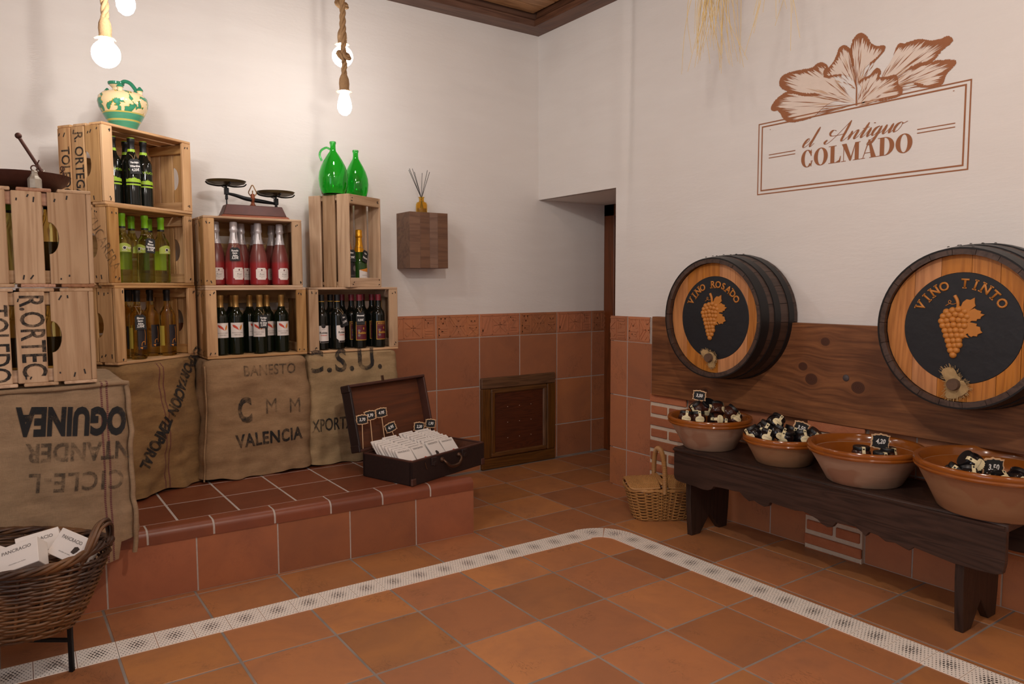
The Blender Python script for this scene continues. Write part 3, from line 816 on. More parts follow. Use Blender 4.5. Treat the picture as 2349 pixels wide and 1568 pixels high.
cr['c2a'] = crate('lower crate of the middle stack, holding dark bottles with white labels', (-2.303, -0.36, 0.888), (0, 0, 0), mats=PB, seed=4)
cr['c2b'] = crate('upper crate of the middle stack, holding rosé bottles under the iron scale', (-2.303, -0.36, 1.238), (0, 0, 0), W=0.485, mats=PB, seed=5)
cr['c3a'] = crate('lower crate of the right stack, holding sherry and muscatel bottles', (-1.788, -0.36, 0.888), (0, 0, 0), W=0.514, mats=PB, seed=6)
yw = R(28.5)
c3 = crate('crate standing on end under the two green demijohns', (-1.572+0.285*math.cos(yw), -0.392+0.285*math.sin(yw), 1.238),
           (Matrix.Rotation(yw, 3, 'Z') @ Matrix.Rotation(-PI/2, 3, 'Y')).to_euler(), W=0.50, D=0.278, H=0.285, mats=PC, seed=7)
cr['c0a'] = crate('lower crate at the far left edge, end slats with bold black stencil letters', (-2.852, -1.135, 0.902), (0, 0, PI/2), D=0.34, H=0.338, mats=[M_pine2], seed=8,
    texts=[('R.ORTEC', 0.100, 0.190, 0.175, 0.0015, M_ink, 0.70, 0.0), ('TOLEDO', 0.095, 0.292, 0.15, 0.001, M_ink, 0.70, 0.0)])
cr['c0b'] = crate('upper crate at the far left edge, carrying the rusty scale pan', (-2.846, -1.135, 1.243), (0, 0, PI/2), D=0.34, H=0.338, mats=[M_pine2, M_pine4, M_pine2], seed=11)
# ================================================================== BOTTLES
def glassy(name, c, rough=0.06, trans=0.0, ior=1.45, spec=0.5):
    g = N(name)
    return g.done(lin(c) if isinstance(c, str) else c+(1,), rough, 0.0, Transmission_Weight=trans, IOR=ior, Specular_IOR_Level=spec)
G_black = glassy('black_bottle_glass', (0.006, 0.007, 0.005), 0.05)
G_dgreen = glassy('dark_green_glass', (0.006, 0.009, 0.004), 0.05)
G_pale = glassy('pale_green_wine', (0.74, 0.82, 0.34), 0.0, 1.0, 1.33)
G_amber = glassy('amber_wine', (0.86, 0.72, 0.26), 0.0, 1.0, 1.33)
G_cava = glassy('cava_green_glass', (0.03, 0.09, 0.012), 0.05, 0.25)
def mk_rose():
    g = N('rose_frosted_glass')
    z = g.n('ShaderNodeSeparateXYZ', i_Vector=g.n('ShaderNodeTexCoord').outputs['Object']).outputs[2]
    col = g.ramp(g.math('MULTIPLY', z, 3.0), [(0.0, lin('94262a')), (0.33, lin('9c2f30')), (0.37, lin('7c3a36')), (0.62, lin('744039')), (0.75, lin('5f3733'))])
    return g.done(col, 0.28, 0.0, Transmission_Weight=0.08, Subsurface_Weight=0.15, Subsurface_Radius=(0.02, 0.004, 0.004), Subsurface_Scale=0.5)
G_rose = mk_rose()
K_white = plain('label_white', 'e4dcd6', 0.5, var=0.03); K_cream = plain('label_cream', 'e6d9ae', 0.5, var=0.03)
K_black = plain('print_black', '1a1718', 0.45, var=0.02); K_green = plain('print_lime', '9cc22c', 0.45, var=0.02)
K_lime = plain('label_lime', 'a3b24a', 0.5, var=0.04); K_limecap = plain('capsule_lime', '79b51e', 0.3, 0.1, var=0.04)
K_red = plain('print_red', 'c8452c', 0.5, var=0.02); K_orange = plain('print_orange', 'd98a2e', 0.5, var=0.02)
K_bord = plain('label_burgundy', '5e1626', 0.5, var=0.04); K_gold = plain('print_gold', 'c69a3a', 0.4, 0.2, var=0.03)
K_silver = plain('foil_silver', 'c9c4c6', 0.32, 0.35, var=0.08, bump=0.3, scale=80); K_goldc = plain('capsule_bronze', 'b08a50', 0.32, 0.55, var=0.05)
K_goldf = plain('foil_gold', 'd99a1e', 0.3, 0.55, var=0.12, bump=0.4, scale=70); K_capred = plain('capsule_red', '7c2230', 0.35, 0.1, var=0.04)
K_capblk = plain('capsule_black', '0f0e10', 0.4, var=0.05); K_copper = plain('foil_copper', 'b8671f', 0.3, 0.5, var=0.1)
K_grey = plain('print_grey', '77706c', 0.6, var=0.02); K_slate = plain('slate_tag', '232426', 0.75, var=0.08); K_chalk = plain('chalk_white', 'f0efec', 0.8, var=0.02)
K_string = plain('jute_string', 'a58a66', 0.9); K_dlabel = plain('label_dark', '211c22', 0.5, var=0.04); K_back = plain('label_back_yellow', 'c2ad4a', 0.6, var=0.05)
def wrapm(me, r):
    def f(c):
        th = -PI/2+c.x/r
        rr = r+c.z
        return Vector((rr*math.cos(th), rr*math.sin(th), c.y))
    return warp(me, f)
def flat(pts, z=0.0, n=0.008):
    bm = bmesh.new(); bm.faces.new([bm.verts.new((x, y, z)) for x, y in pts])
    xs = [p[0] for p in pts]; k = min(xs)+n
    while k < max(xs):
        bmesh.ops.bisect_plane(bm, geom=list(bm.verts)+list(bm.edges)+list(bm.faces), plane_co=(k, 0, 0), plane_no=(1, 0, 0)); k += n
    me = bpy.data.meshes.new('flat'); bm.to_mesh(me); bm.free(); return me
def rect(x0, y0, x1, y1): return [(x0, y0), (x1, y0), (x1, y1), (x0, y1)]
def at(me, x, y, z=0.0):
    for v in me.vertices: v.co += Vector((x, y, z))
    return me
def circ(x, y, r, n=14): return [(x+r*math.cos(2*PI*k/n), y+r*math.sin(2*PI*k/n)) for k in range(n)]
def txt(s, size, x, y, z=0.0006, bold=0.0, sx=1.0, shear=0.0): return at(textm(s, size, bold=bold, sx=sx, shear=shear, res=2), x, y, z)
def bordeaux(r, h, neck=0.0145, sh=0.63):
    return [(0, 0.008), (r*0.5, 0.006), (r*0.86, 0), (r, 0.006), (r, h*sh), (r*0.97, h*(sh+.03)), (r*0.84, h*(sh+.065)), (r*0.62, h*(sh+.10)), (neck+.003, h*(sh+.15)), (neck, h*(sh+.19)), (neck-.001, h*0.93), (neck+.001, h*0.94), (neck+.001, h-0.003), (neck-.002, h), (0, h)]
def sparkling(r, h):
    return [(0, 0.012), (r*0.5, 0.006), (r*0.85, 0), (r, 0.007), (r, h*.37), (r*.97, h*.43), (r*.86, h*.52), (r*.68, h*.61), (r*.52, h*.68), (.0185, h*.75), (.016, h*.82), (.0155, h*.95), (.0165, h), (0, h)]
def body_part(prof, z0, z1, d):
    """the stretch of a profile between two heights, d outside it"""
    def rad(z):
        for (ra, za), (rb, zb) in zip(prof, prof[1:]):
            if za <= z <= zb and zb > za: return ra+(rb-ra)*(z-za)/(zb-za)
        return prof[-2][0]
    zs = sorted(set([z0, z1]+[z for r, z in prof if z0 < z < z1]))
    return [(rad(z)+d, z) for z in zs]
def mk_bottle(kind):
    root = thing('wine_bottle', 'bottle', 'bottle')
    def add(nm, me, mat, par=None): return obj(nm, me, mat, par or root)
    if kind == 'vina':
        r, h = 0.036, 0.305; pf = bordeaux(r, h); add('glass_body', lathe('b', pf, 28), G_black)
        c = add('capsule', lathe('c', body_part(pf, h*.80, h, .0008)+[(0, h+.0008)], 24), K_capblk)
        add('capsule_band', lathe('c', body_part(pf, h*.795, h*.835, .0012), 24), K_green, c); add('capsule_ring', lathe('c', [(0.012, h+.001), (.0155, h+.001), (.0160, h-.004)], 24), K_green, c)
        lb = add('label_print', wrapm(join('l', [flat(rect(-.036, .105, .036, .118)), flat([(-.036, .118), (-.026, .118), (-.024, .121), (-.010, .121), (-.009, .124), (-.002, .124), (0, .131), (.001, .124), (.008, .124), (.010, .121), (.024, .121), (.030, .118), (.036, .118)][::1]), flat(rect(-.036, .091, .036, .098))]), r+.0006), K_green)
        add('lettering', wrapm(join('l', [txt('VIÑA', .016, -.004, .158), txt('DINA', .016, .030, .158)]), r+.0003), K_green, lb)
    elif kind == 'pale':
        r, h = 0.037, 0.312; pf = bordeaux(r, h, sh=.58); add('glass_body', lathe('b', pf, 28), G_pale)
        c = add('capsule', lathe('c', body_part(pf, h*.81, h, .0008)+[(0, h+.0008)], 24), K_limecap)
        add('capsule_band', lathe('c', body_part(pf, h*.785, h*.812, .001), 24), K_black, c)
        pts = [(-.03, .138), (.036, .138), (.036, .166)]+[(.036-.066*k/10, .166+.012*math.sin(PI*k/10)) for k in range(1, 10)]+[(-.030, .164)]
        lb = add('label', wrapm(flat(pts), r+.0005), K_lime)
        add('dot', wrapm(flat(circ(.004, .156, .0085), .0004), r+.0005), K_white, lb); add('dot_centre', wrapm(flat(circ(.004, .156, .006), .0008), r+.0005), K_black, lb)
        add('lettering', wrapm(join('l', [txt('Pago', .015, .022, .158, shear=.3), txt('VERDEJO', .006, .004, .1435)]), r+.0006), K_white, lb)
        add('back_label', wrapm(at(flat(rect(-.018, .06, .018, .15)), .105, 0), r+.0004), K_lime)
    elif kind == 'amber':
        r, h = 0.037, 0.318; pf = bordeaux(r, h, sh=.60); add('glass_body', lathe('b', pf, 28), G_amber)
        add('capsule', lathe('c', body_part(pf, h*.83, h, .0008)+[(0, h+.0008)], 24), K_capblk)
        lb = add('label', wrapm(flat(rect(-.026, .045, .026, .15)), r+.0005), K_dlabel)
        pth = [(-.012, .062), (-.010, .075), (-.002, .082), (.004, .078), (.005, .066), (.006, .09), (.008, .115), (.004, .142)]
        cv = [(p.x, p.y) for p in catmull([(x, y, 0) for x, y in pth], 5)]
        qs = []
        for (xa, ya), (xb, yb) in zip(cv, cv[1:]):
            d = Vector((xb-xa, yb-ya)); n_ = Vector((-d.y, d.x)).normalized()*.0012; qs.append(flat([(xa-n_.x, ya-n_.y), (xb-n_.x, yb-n_.y), (xb+n_.x, yb+n_.y), (xa+n_.x, ya+n_.y)], .0005))
        qs.append(flat([(-.02, .054), (-.012, .057), (-.006, .054), (-.010, .047)], .0005)); 
        add('print', wrapm(join('l', qs), r+.0005), K_orange, lb)
        add('lettering', wrapm(txt('SEMI DULCE', .0055, .004, .058), r+.0006), K_grey, lb)
        add('back_label', wrapm(at(flat(rect(-.014, .05, .014, .145)), -.062, 0), r+.0004), K_back)
    elif kind == 'rose':
        r, h = 0.044, 0.315; pf = sparkling(r, h); add('glass_body', lathe('b', pf, 32), G_rose)
        c = add('foil', lathe('c', body_part(pf, h*.665, h*.84, .0010)+[(.0195, h*.86), (.0205, h*.885), (.0185, h*.90), (.0180, h-.002), (.016, h+.001), (0, h+.001)], 24), K_silver)
        add('foil_strip', wrapm(flat(rect(-.0016, h*.69, .0016, h*.84)), .0205), K_grey, c)
        a, b = .029, .030; o_ = .058; pts = []
        for sx, sy, order in ((1, -1, 0), (1, 1, 1), (-1, 1, 0), (-1, -1, 1)):
            q = [(sx*(a-.008), sy*b), (sx*(a-.006), sy*(b-.006)), (sx*a, sy*(b-.009))]
            pts += q if order == 0 else q[::-1]
        lb = add('label', wrapm(flat([(x, o_+y) for x, y in pts]), r+.0005), K_white)
        add('crest', wrapm(flat([(-.003, o_+.016), (0, o_+.014), (.003, o_+.016), (.003, o_+.021), (0, o_+.025), (-.003, o_+.021)], .0004), r+.0005), K_bord, lb)
        add('lettering', wrapm(join('l', [flat(rect(-.02, o_+.0095, .02, o_+.0102), .0004), txt('Rosé', .012, 0, o_-.002, .0004, shear=.3), txt('SEMI DULCE', .005, 0, o_-.012, .0004), txt('·  2018  ·', .005, 0, o_-.020, .0004)]), r+.0005), K_grey, lb)
    elif kind == 'baron':
        r, h = 0.0368, 0.302; pf = bordeaux(r, h); add('glass_body', lathe('b', pf, 28), G_dgreen)
        add('capsule', lathe('c', body_part(pf, h*.795, h, .0008)+[(0, h+.0008)], 24), K_goldc)
        lb = add('label', wrapm(flat(rect(-.034, .088, .034, .162)), r+.0005), K_white)
        add('red_wing', wrapm(flat([(-.024, .153), (-.012, .150), (0, .140), (.006, .127), (.008, .124), (-.004, .131), (-.018, .139), (-.023, .145)], .0004), r+.0005), K_red, lb)
        add('orange_wing', wrapm(flat([(.010, .124), (.011, .137), (.016, .148), (.022, .153), (.023, .142), (.020, .132), (.014, .126)], .0004), r+.0005), K_orange, lb)
        add('lettering', wrapm(join('l', [txt('BARÓN DE SABAR', .0068, 0, .1115, .0004), txt('VERDEJO', .0085, 0, .101, .0004)]), r+.0005), K_grey, lb)
    elif kind in ('fino', 'mosc'):
        r, h = 0.037, 0.298
        pf = [(0, .008), (r*.86, 0), (r, .006), (r, h*.60), (r*.97, h*.64), (r*.85, h*.685), (r*.62, h*.72), (.0185, h*.75), (.0160, h*.79), (.0150, h*.90), (.0155, h), (0, h)]
        add('glass_body', lathe('b', pf, 28), G_black)
        add('capsule', lathe('c', body_part(pf, h*.885, h, .0008)+[(0, h+.0008)], 24), K_capred if kind == 'mosc' else K_capblk)
        if kind == 'fino':
            add('neck_band', lathe('c', body_part(pf, h*.872, h*.884, .0008), 24), K_gold)
            lb = add('label', wrapm(flat([(-.026, .056), (-.020, .050), (-.020, .040), (.034, .040), (.034, .132), (-.030, .132), (-.032, .128), (-.032, .062)]), r+.0005), K_white)
            add('seal', wrapm(flat(circ(0, .130, .012), .0004), r+.0005), K_black, lb)
            add('lettering', wrapm(join('l', [txt('FINO', .0065, 0, .111, .0004, sx=1.3), txt('Robles', .016, 0, .094, .0004, bold=.0004), flat(rect(-.018, .041, .033, .049), .0004)]), r+.0005), K_black, lb)
            add('red_lettering', wrapm(txt('DORADO', .008, .002, .080, .0004, bold=.0003), r+.0005), K_red, lb)
        else:
            lb = add('label', wrapm(flat(rect(-.036, .045, .036, .148)), r+.0005), K_gold)
            add('label_field', wrapm(flat(rect(-.0325, .049, .0325, .144), .0004), r+.0005), K_bord, lb)
            add('lettering', wrapm(join('l', [txt('MOSCATEL', .0105, 0, .136, .0008, bold=.0004), txt('Robles', .018, .002, .086, .0008, bold=.0006), flat(rect(-.032, .1265, .032, .1275), .0008), flat([(.006, .104), (.010, .104), (.012, .110), (.010, .117), (.006, .117), (.004, .110)], .0008)]), r+.0005), K_gold, lb)
            add('ornament', wrapm(join('l', [flat(circ(-.018, .099, .007), .0008), flat(circ(-.018, .072, .007), .0008)]), r+.0005), K_grey, lb)
    else:
        r, h = 0.044, 0.31; pf = sparkling(r, h); add('glass_body', lathe('b', pf, 32), G_cava if kind == 'cava' else G_black)
        add('foil', lathe('c', body_part(pf, h*.60, h*.86, .0010)+[(.0195, h*.87), (.0205, h*.885), (.0185, h*.90), (.0180, h-.002), (.015, h+.002), (0, h+.002)], 24), K_goldf if kind == 'cava' else K_copper)
        if kind == 'cava':
            lb = add('label', wrapm(flat([(-.034, .035), (.034, .035), (.034, .098), (.012, .092), (-.015, .086), (-.034, .084)]), r+.0005), K_white)
            add('orange_swoosh', wrapm(flat([(-.034, .086), (-.012, .078), (.034, .072), (.034, .0985), (.012, .0945), (-.015, .0885)], .0004), r+.0005), K_orange, lb)
            add('lettering', wrapm(txt('CARACOL', .008, 0, .055, .0004), r+.0005), K_grey, lb)
        else:
            lb = add('label', wrapm(flat(rect(-.036, .04, .036, .12)), r+.0005), K_dlabel)
            add('emblem', wrapm(join('l', [flat(circ(.012, .092, .016), .0004), txt('CARACOL', .013, 0, .052, .0004)]), r+.0005), K_grey, lb)
    return root
ORD = ['first', 'second', 'third', 'fourth', 'fifth', 'sixth', 'seventh', 'eighth', 'ninth']
BPROTO = {}
def put_bottles(kind, org, yawd, z, items, label, group):
    """items: (x, y, turn, where) in the crate's own frame"""
    c, s = math.cos(R(yawd)), math.sin(R(yawd)); out = []
    for x, y, turn, where in items:
        if kind not in BPROTO: b = BPROTO[kind] = mk_bottle(kind)
        else: b = dup(BPROTO[kind])
        b.location = (org[0]+x*c-y*s, org[1]+x*s+y*c, z); b.rotation_euler = (0, 0, R(yawd+turn))
        b['label'] = label+', '+where; b['group'] = group; out.append(b)
    return out
Bt = {}
Bt['vina'] = put_bottles('vina', (-2.733, -0.520), 34.5, 1.6125, [(.135, .10, -32, 'leftmost in the top crate'), (.197, .055, -28, 'in front wearing the price tag'), (.283, .075, -18, 'rightmost in the top crate'), (.248, .145, 0, 'half hidden behind the tagged one')], 'black wine bottle with lime castle print', 'lime-print black bottles')
Bt['pale'] = put_bottles('pale', (-2.722, -0.530), 37, 1.2625, [(.124, .06, -38, 'leftmost beside the crate post'), (.253, .135, 5, 'second from the left, set back'), (.251, .055, -95, 'front one wearing the price tag'), (.375, .15, 0, 'mostly hidden behind the tagged one'), (.355, .06, -15, 'rightmost in the middle crate')], 'pale white wine bottle with lime capsule', 'lime-capsule white wine bottles')
Bt['amber'] = put_bottles('amber', (-2.711, -0.527), 38, 0.9125, [(.088, .10, -20, 'leftmost, partly behind the crate post'), (.165, .045, -6, 'front one wearing the price tag'), (.19, .125, -15, 'directly behind the tagged one'), (.27, .19, -10, 'at the back of the crate'), (.325, .12, -5, 'right of the middle, set back'), (.353, .046, 2, 'rightmost at the front')], 'amber white wine bottle with black capsule', 'black-capsule amber bottles')
Bt['rose'] = put_bottles('rose', (-2.303, -0.36), 0, 1.2505, [(.090, .192, 0, 'at the back left corner'), (.080, .102, 0, 'left front beside the crate post'), (.156, .056, 14, 'front one wearing the price tag'), (.217, .150, 20, 'right behind the tagged one'), (.297, .192, 0, 'at the back centre'), (.28, .072, 3, 'front centre'), (.386, .19, -15, 'at the back right'), (.395, .085, 8, 'rightmost at the front')], 'frosted rosé bottle with silver foil neck', 'rosé bottles in the upper middle crate')
Bt['baron'] = put_bottles('baron', (-2.303, -0.36), 0, 0.9005, [(.085, .075, 2, 'leftmost at the front'), (.163, .17, 0, 'behind the second one'), (.16, .078, -4, 'second from the left at the front'), (.247, .14, 25, 'third from the left, set back'), (.273, .052, -28, 'front one wearing the price tag'), (.330, .122, 20, 'just right behind the tagged one'), (.345, .198, 0, 'at the very back'), (.392, .078, -2, 'rightmost, apart from the rest')], 'dark wine bottle with white wing-print label', 'white-label bottles in the lower middle crate')
Bt['fino'] = put_bottles('fino', (-1.788, -0.36), 0, 0.9005, [(.089, .06, -6, 'leftmost beside the crate post'), (.167, .132, 20, 'set back behind the tagged one'), (.175, .052, 18, 'wearing the tilted price tag')], 'dark sherry bottle with white label and black cap', 'sherry bottles in the lower right crate')
Bt['mosc'] = put_bottles('mosc', (-1.788, -0.36), 0, 0.9005, [(.262, .198, 0, 'at the back left'), (.29, .130, 15, 'right behind the tagged one'), (.303, .051, 0, 'front one wearing the price tag'), (.386, .199, 0, 'at the back right'), (.413, .128, 10, 'behind the rightmost one'), (.418, .053, 12, 'rightmost at the front')], 'muscatel bottle with burgundy and gold label', 'muscatel bottles in the lower right crate')
Bt['cava'] = put_bottles('cava', (-1.572, -0.392), 28.5, 1.2505, [(.205, .095, -8, 'with gold foil neck in the upright crate')], 'green sparkling wine bottle', 'sparkling bottles in the upright crate')
Bt['cavab'] = put_bottles('cavab', (-1.572, -0.392), 28.5, 1.2505, [(.105, .10, 0, 'with copper foil behind the crate slats')], 'black sparkling wine bottle', 'sparkling bottles in the upright crate')
put_bottles('pale', (-2.846, -1.135), 90, 1.2555, [(.10, .235, 0, 'behind upper far left crate slats, left gap')], 'pale white wine bottle', 'bottles inside the far left crates')
put_bottles('amber', (-2.846, -1.135), 90, 1.2555, [(.10, .125, 90, 'behind upper far left crate slats, right gap')], 'amber white wine bottle', 'bottles inside the far left crates')
put_bottles('amber', (-2.852, -1.135), 90, 0.9145, [(.10, .235, 90, 'behind lower far left crate slats, left gap'), (.10, .125, 90, 'behind lower far left crate slats, right gap')], 'amber white wine bottle', 'bottles inside the far left crates')

# ---- slate price tags hanging from bottle necks
def hang_tag(bottle, neckz, neckr, turn, drop, lines, label, size=0.013, tilt=0.0, out=0.040, w=0.047, h=0.068):
    bl = bottle.location
    root = thing('hanging_price_tag', label, 'price tag', (bl.x, bl.y, bl.z), R(turn), 'slate tags on bottle necks')
    zt = neckz-drop
    hx = w/2; pts = [(-hx, -h), (hx, -h), (hx, -.010), (hx-.010, 0), (-hx+.010, 0), (-hx, -.010)]
    tg = obj('slate', prism('tag', pts, 0.0022, .0004), K_slate, root, (0, -out, zt), (PI/2-0.06, tilt, 0))
    ls = lines.split('\n'); n_ = len(ls); ms = []
    for i, s in enumerate(ls):
        ms.append(txt(s, size*(1.25 if i == n_-1 else 1.0), 0, -0.014-(h-0.018)*(i+0.15)/n_, .0014, bold=.0004, sx=0.82, shear=.1))
    for m_ in ms:
        xs_ = [v.co.x for v in m_.vertices]
        if xs_ and max(xs_)-min(xs_) > w-.004:
            k_ = (w-.004)/(max(xs_)-min(xs_))
            for v in m_.vertices: v.co.x *= k_
    obj('chalk_writing', join('w', ms), K_chalk, tg)
    rr = neckr+.0015
    loop = [(rr*math.cos(a), rr*math.sin(a), neckz+.004*math.sin(a)) for a in [2*PI*k/14 for k in range(15)]]
    obj('string', tubes('s', [(loop, .0009, 5), ([(-rr*.7, -rr*.75, neckz), (-.006, -out*.9, zt+.012), (0, -out-.001, zt-.004)], .0009, 5), ([(rr*.7, -rr*.75, neckz), (.006, -out*.9, zt+.012), (0, -out-.001, zt-.004)], .0009, 5)]), K_string, root)
    return root
hang_tag(Bt['vina'][1], .232, .016, 5, .024, 'Verdejo\nViñardina\n4,25€', 'slate tag reading Verdejo 4,25€ on a black bottle in the top crate', tilt=-.1)
hang_tag(Bt['pale'][2], .225, .018, 25, .020, 'Vino\nBlanco\nSemidulce\n3,15€', 'slate tag reading Vino Blanco 3,15€ on a lime-capsule bottle', tilt=.08)
hang_tag(Bt['amber'][1], .245, .016, 8, .040, 'Blanco\nSemi-\ndulce\n3,00€', 'slate tag reading Blanco Semi-dulce 3,00€ on an amber bottle')
hang_tag(Bt['rose'][2], .205, .024, -10, .018, 'Rosado\nSemi-\ndulce\n3,25€', 'slate tag reading Rosado Semi-dulce 3,25€ on a rosé bottle', out=.046, w=.048, h=.066)
hang_tag(Bt['baron'][4], .228, .017, 8, .028, 'Verdejo\nBarón\nde Sabar\n2,50€', 'slate tag reading Verdejo 2,50€ on a white-label bottle', tilt=.03)
hang_tag(Bt['fino'][2], .222, .017, 25, .030, 'Fino\n2,50€', 'tilted slate tag reading Fino on a sherry bottle', tilt=-.25)
hang_tag(Bt['mosc'][2], .222, .017, -15, .022, 'Moscatel\n5,25€', 'slate tag reading Moscatel 5,25€ on a burgundy-label bottle')
hang_tag(Bt['cava'][0], .215, .022, 30, .022, 'Brut\nNature', 'slate tag on the gold foil sparkling bottle', out=.046, tilt=.3)
hang_tag(Bt['cavab'][0], .215, .022, 10, .020, 'Brut\n7,95€', 'slate tag on the copper foil sparkling bottle', out=.046)
# ================================================================== THINGS ON AND AROUND THE CRATES
M_rust = plain('rusty_iron', '4a2a20', 0.6, 0.5, var=0.3, scale=40, bump=0.4)
M_zinc = plain('worn_zinc', 'a39b8e', 0.55, 0.4, var=0.3, scale=50, bump=0.3)
# rusty pan, weight, steelyard
p = thing('scale_pan', 'shallow rusty round scale pan on the upper far left crate', 'pan', (-3.045, -0.97, 1.581))
obj('dish', lathe('dish', [(0, 0), (0.10, 0.002), (0.135, 0.028), (0.152, 0.056), (0.155, 0.056), (0.138, 0.026), (0.10, 0.0), (0, -0.002)][::1], 40), M_rust, p, (0, 0, 0.003))
for a in (-35, 85, 205):
    x, y = 0.150*math.cos(R(a)), 0.150*math.sin(R(a))
    obj('hook', tubes('hook', [([(x*0.97, y*0.97, 0.045), (x*1.03, y*1.03, 0.06), (x, y, 0.075), (x*.95, y*.95, 0.066)], 0.0025, 6), ([(x+.006*math.cos(k), y, 0.082+.008*math.sin(k)) for k in [2*PI*i/10 for i in range(11)]], 0.0018, 5)]), M_rust, p)
wz = thing('scale_weight', 'small grey octagonal metal weight with a ring, beside the rusty pan', 'weight', (-3.010, -1.115, 1.5815))
obj('body', lathe('w', [(0, 0), (0.021, 0), (0.021, 0.03), (0.019, 0.034), (0.013, 0.041), (0.010, 0.050), (0.011, 0.056), (0.006, 0.061), (0, 0.062)], 8, 20), M_zinc, wz)
obj('ring', tubes('r', [([(0.009*math.cos(k), 0, 0.068+0.009*math.sin(k)) for k in [2*PI*i/14 for i in range(15)]], 0.0022, 6), ([(0.006+0.010*i/6, 0.003*math.sin(i), 0.074+0.022*i/6) for i in range(7)], 0.0022, 6)]), M_rust, wz)
sy = thing('steelyard_rod', 'dark iron rod with a ball end leaning up out of the rusty pan', 'rod', (-2.945, -0.96, 1.612))
obj('rod', tubes('rod', [([(0, 0, -0.018), (-0.10, 0.012, 0.168)], 0.006, 10)]), M_rust, sy)
obj('ball', lathe('ball', [(0, -.011)]+[(0.011*math.cos(a), 0.011*math.sin(a)) for a in [R(-75+15*k) for k in range(11)]]+[(0, .011)], 14, 80), M_rust, sy, (-0.10, 0.012, 0.170))
obj('ring', tubes('r', [([(-0.038+0.010*math.cos(k), 0.005+0.010*math.sin(k)*0.6, 0.052+0.008*math.sin(k)) for k in [2*PI*i/14 for i in range(15)]], 0.002, 6)]), M_zinc, sy)

# painted jug
def mk_jug():
    g = N('painted_majolica')
    tc = g.n('ShaderNodeTexCoord').outputs['Object']; z = g.n('ShaderNodeSeparateXYZ', i_Vector=tc).outputs[2]
    brush = g.noise(g.coord((1, 1, 6), rand=False), 14, 4)
    green = g.mix(brush, lin('1d6b50'), lin('4fa781'))
    v = g.n('ShaderNodeTexVoronoi', i_Vector=g.coord((1, 1, 0.8), rand=False), i_Scale=15.0)
    leafn = g.noise(g.coord((1, 1, 1.0), rand=False), 21, 3, 0.5, 1.4)
    leaf = g.ramp(leafn, [(0.515, 0.0), (0.53, 1.0)]); halo = g.ramp(leafn, [(0.49, 0.0), (0.50, 1.0)])
    line = g.ramp(g.math('ABSOLUTE', g.math('SUBTRACT', leafn, 0.525)), [(0.004, 1.0), (0.009, 0.0)])
    col = g.mix(halo, lin('e8cfa2'), lin('d6b23c')); col = g.mix(leaf, col, green); col = g.mix(g.math('MULTIPLY', line, 0.7), col, lin('20302a'))
    spot = g.ramp(v.outputs['Distance'], [(0.10, 1.0), (0.14, 0.0)])
    col = g.mix(g.math('MULTIPLY', spot, 0.7), col, lin('c07a2a'))
    low = g.ramp(g.math('MULTIPLY', z, 5.0), [(0.0, lin('2f7f61')), (0.10, lin('2f7f61')), (0.17, lin('4d9a78')), (0.185, lin('d6b23c')), (0.215, lin('d6b23c')), (0.22, lin('3b8a6c')), (0.33, lin('2f7f61')), (0.345, lin('d6b23c')), (0.37, lin('d6b23c'))], 'CONSTANT')
    lowm = g.mix(brush, low, g.mix(0.45, low, lin('7fc4a0')))
    col = g.mix(g.math('LESS_THAN', z, 0.075), col, lowm)
    col = g.mix(g.math('GREATER_THAN', z, 0.197), col, green)
    return g.done(col, 0.12)
M_jug = mk_jug(); M_cream = plain('cream_glaze', 'e6cda2', 0.15, var=0.06); M_gglaze = plain('green_glaze', '2d7e5f', 0.12, var=0.25, scale=60)
j = thing('painted_jug', 'cream and green painted ceramic jug with handle and small knobs on the topmost crate', 'jug', (-2.622, -0.332, 1.951), R(-35))
obj('body', lathe('jug', [(0, 0.002), (0.048, 0), (0.052, 0.004), (0.054, 0.012), (0.066, 0.036), (0.084, 0.068), (0.099, 0.100), (0.1045, 0.125), (0.100, 0.148), (0.084, 0.164), (0.055, 0.173), (0.02, 0.176), (0, 0.176)], 48), M_jug, j)
obj('spout', lathe('neck', [(0.019, 0.168), (0.016, 0.180), (0.0165, 0.192), (0.024, 0.200), (0.033, 0.208), (0.034, 0.216), (0.029, 0.216), (0.018, 0.204), (0.0, 0.198)], 24), M_cream, j, (-0.028, 0, 0))
obj('spout_rim', lathe('rim', [(0.0265, 0.2025), (0.0335, 0.208), (0.0350, 0.216), (0.0335, 0.218), (0.0290, 0.2165)], 24), M_gglaze, j, (-0.028, 0, 0))
obj('handle', tubes('h', [(catmull([(-0.012, 0, 0.209), (0.010, 0, 0.222), (0.035, 0, 0.214), (0.055, 0.002, 0.190), (0.066, 0.004, 0.166)], 6), 0.0085, 10)]), M_gglaze, j)
for a in (170, -70, 0, 80):
    k = obj('knob', lathe('knob', [(0.011, 0), (0.010, 0.014), (0.014, 0.018), (0.013, 0.024), (0.008, 0.030), (0.0035, 0.036), (0, 0.037)], 14), M_cream, j, (0.078*math.cos(R(a)), 0.078*math.sin(R(a)), 0.160))
    obj('knob_tip', lathe('tip', [(0.0145, 0.0175), (0.0135, 0.0245), (0.0085, 0.0305), (0.004, 0.0365), (0, 0.038)], 14), M_gglaze, k)

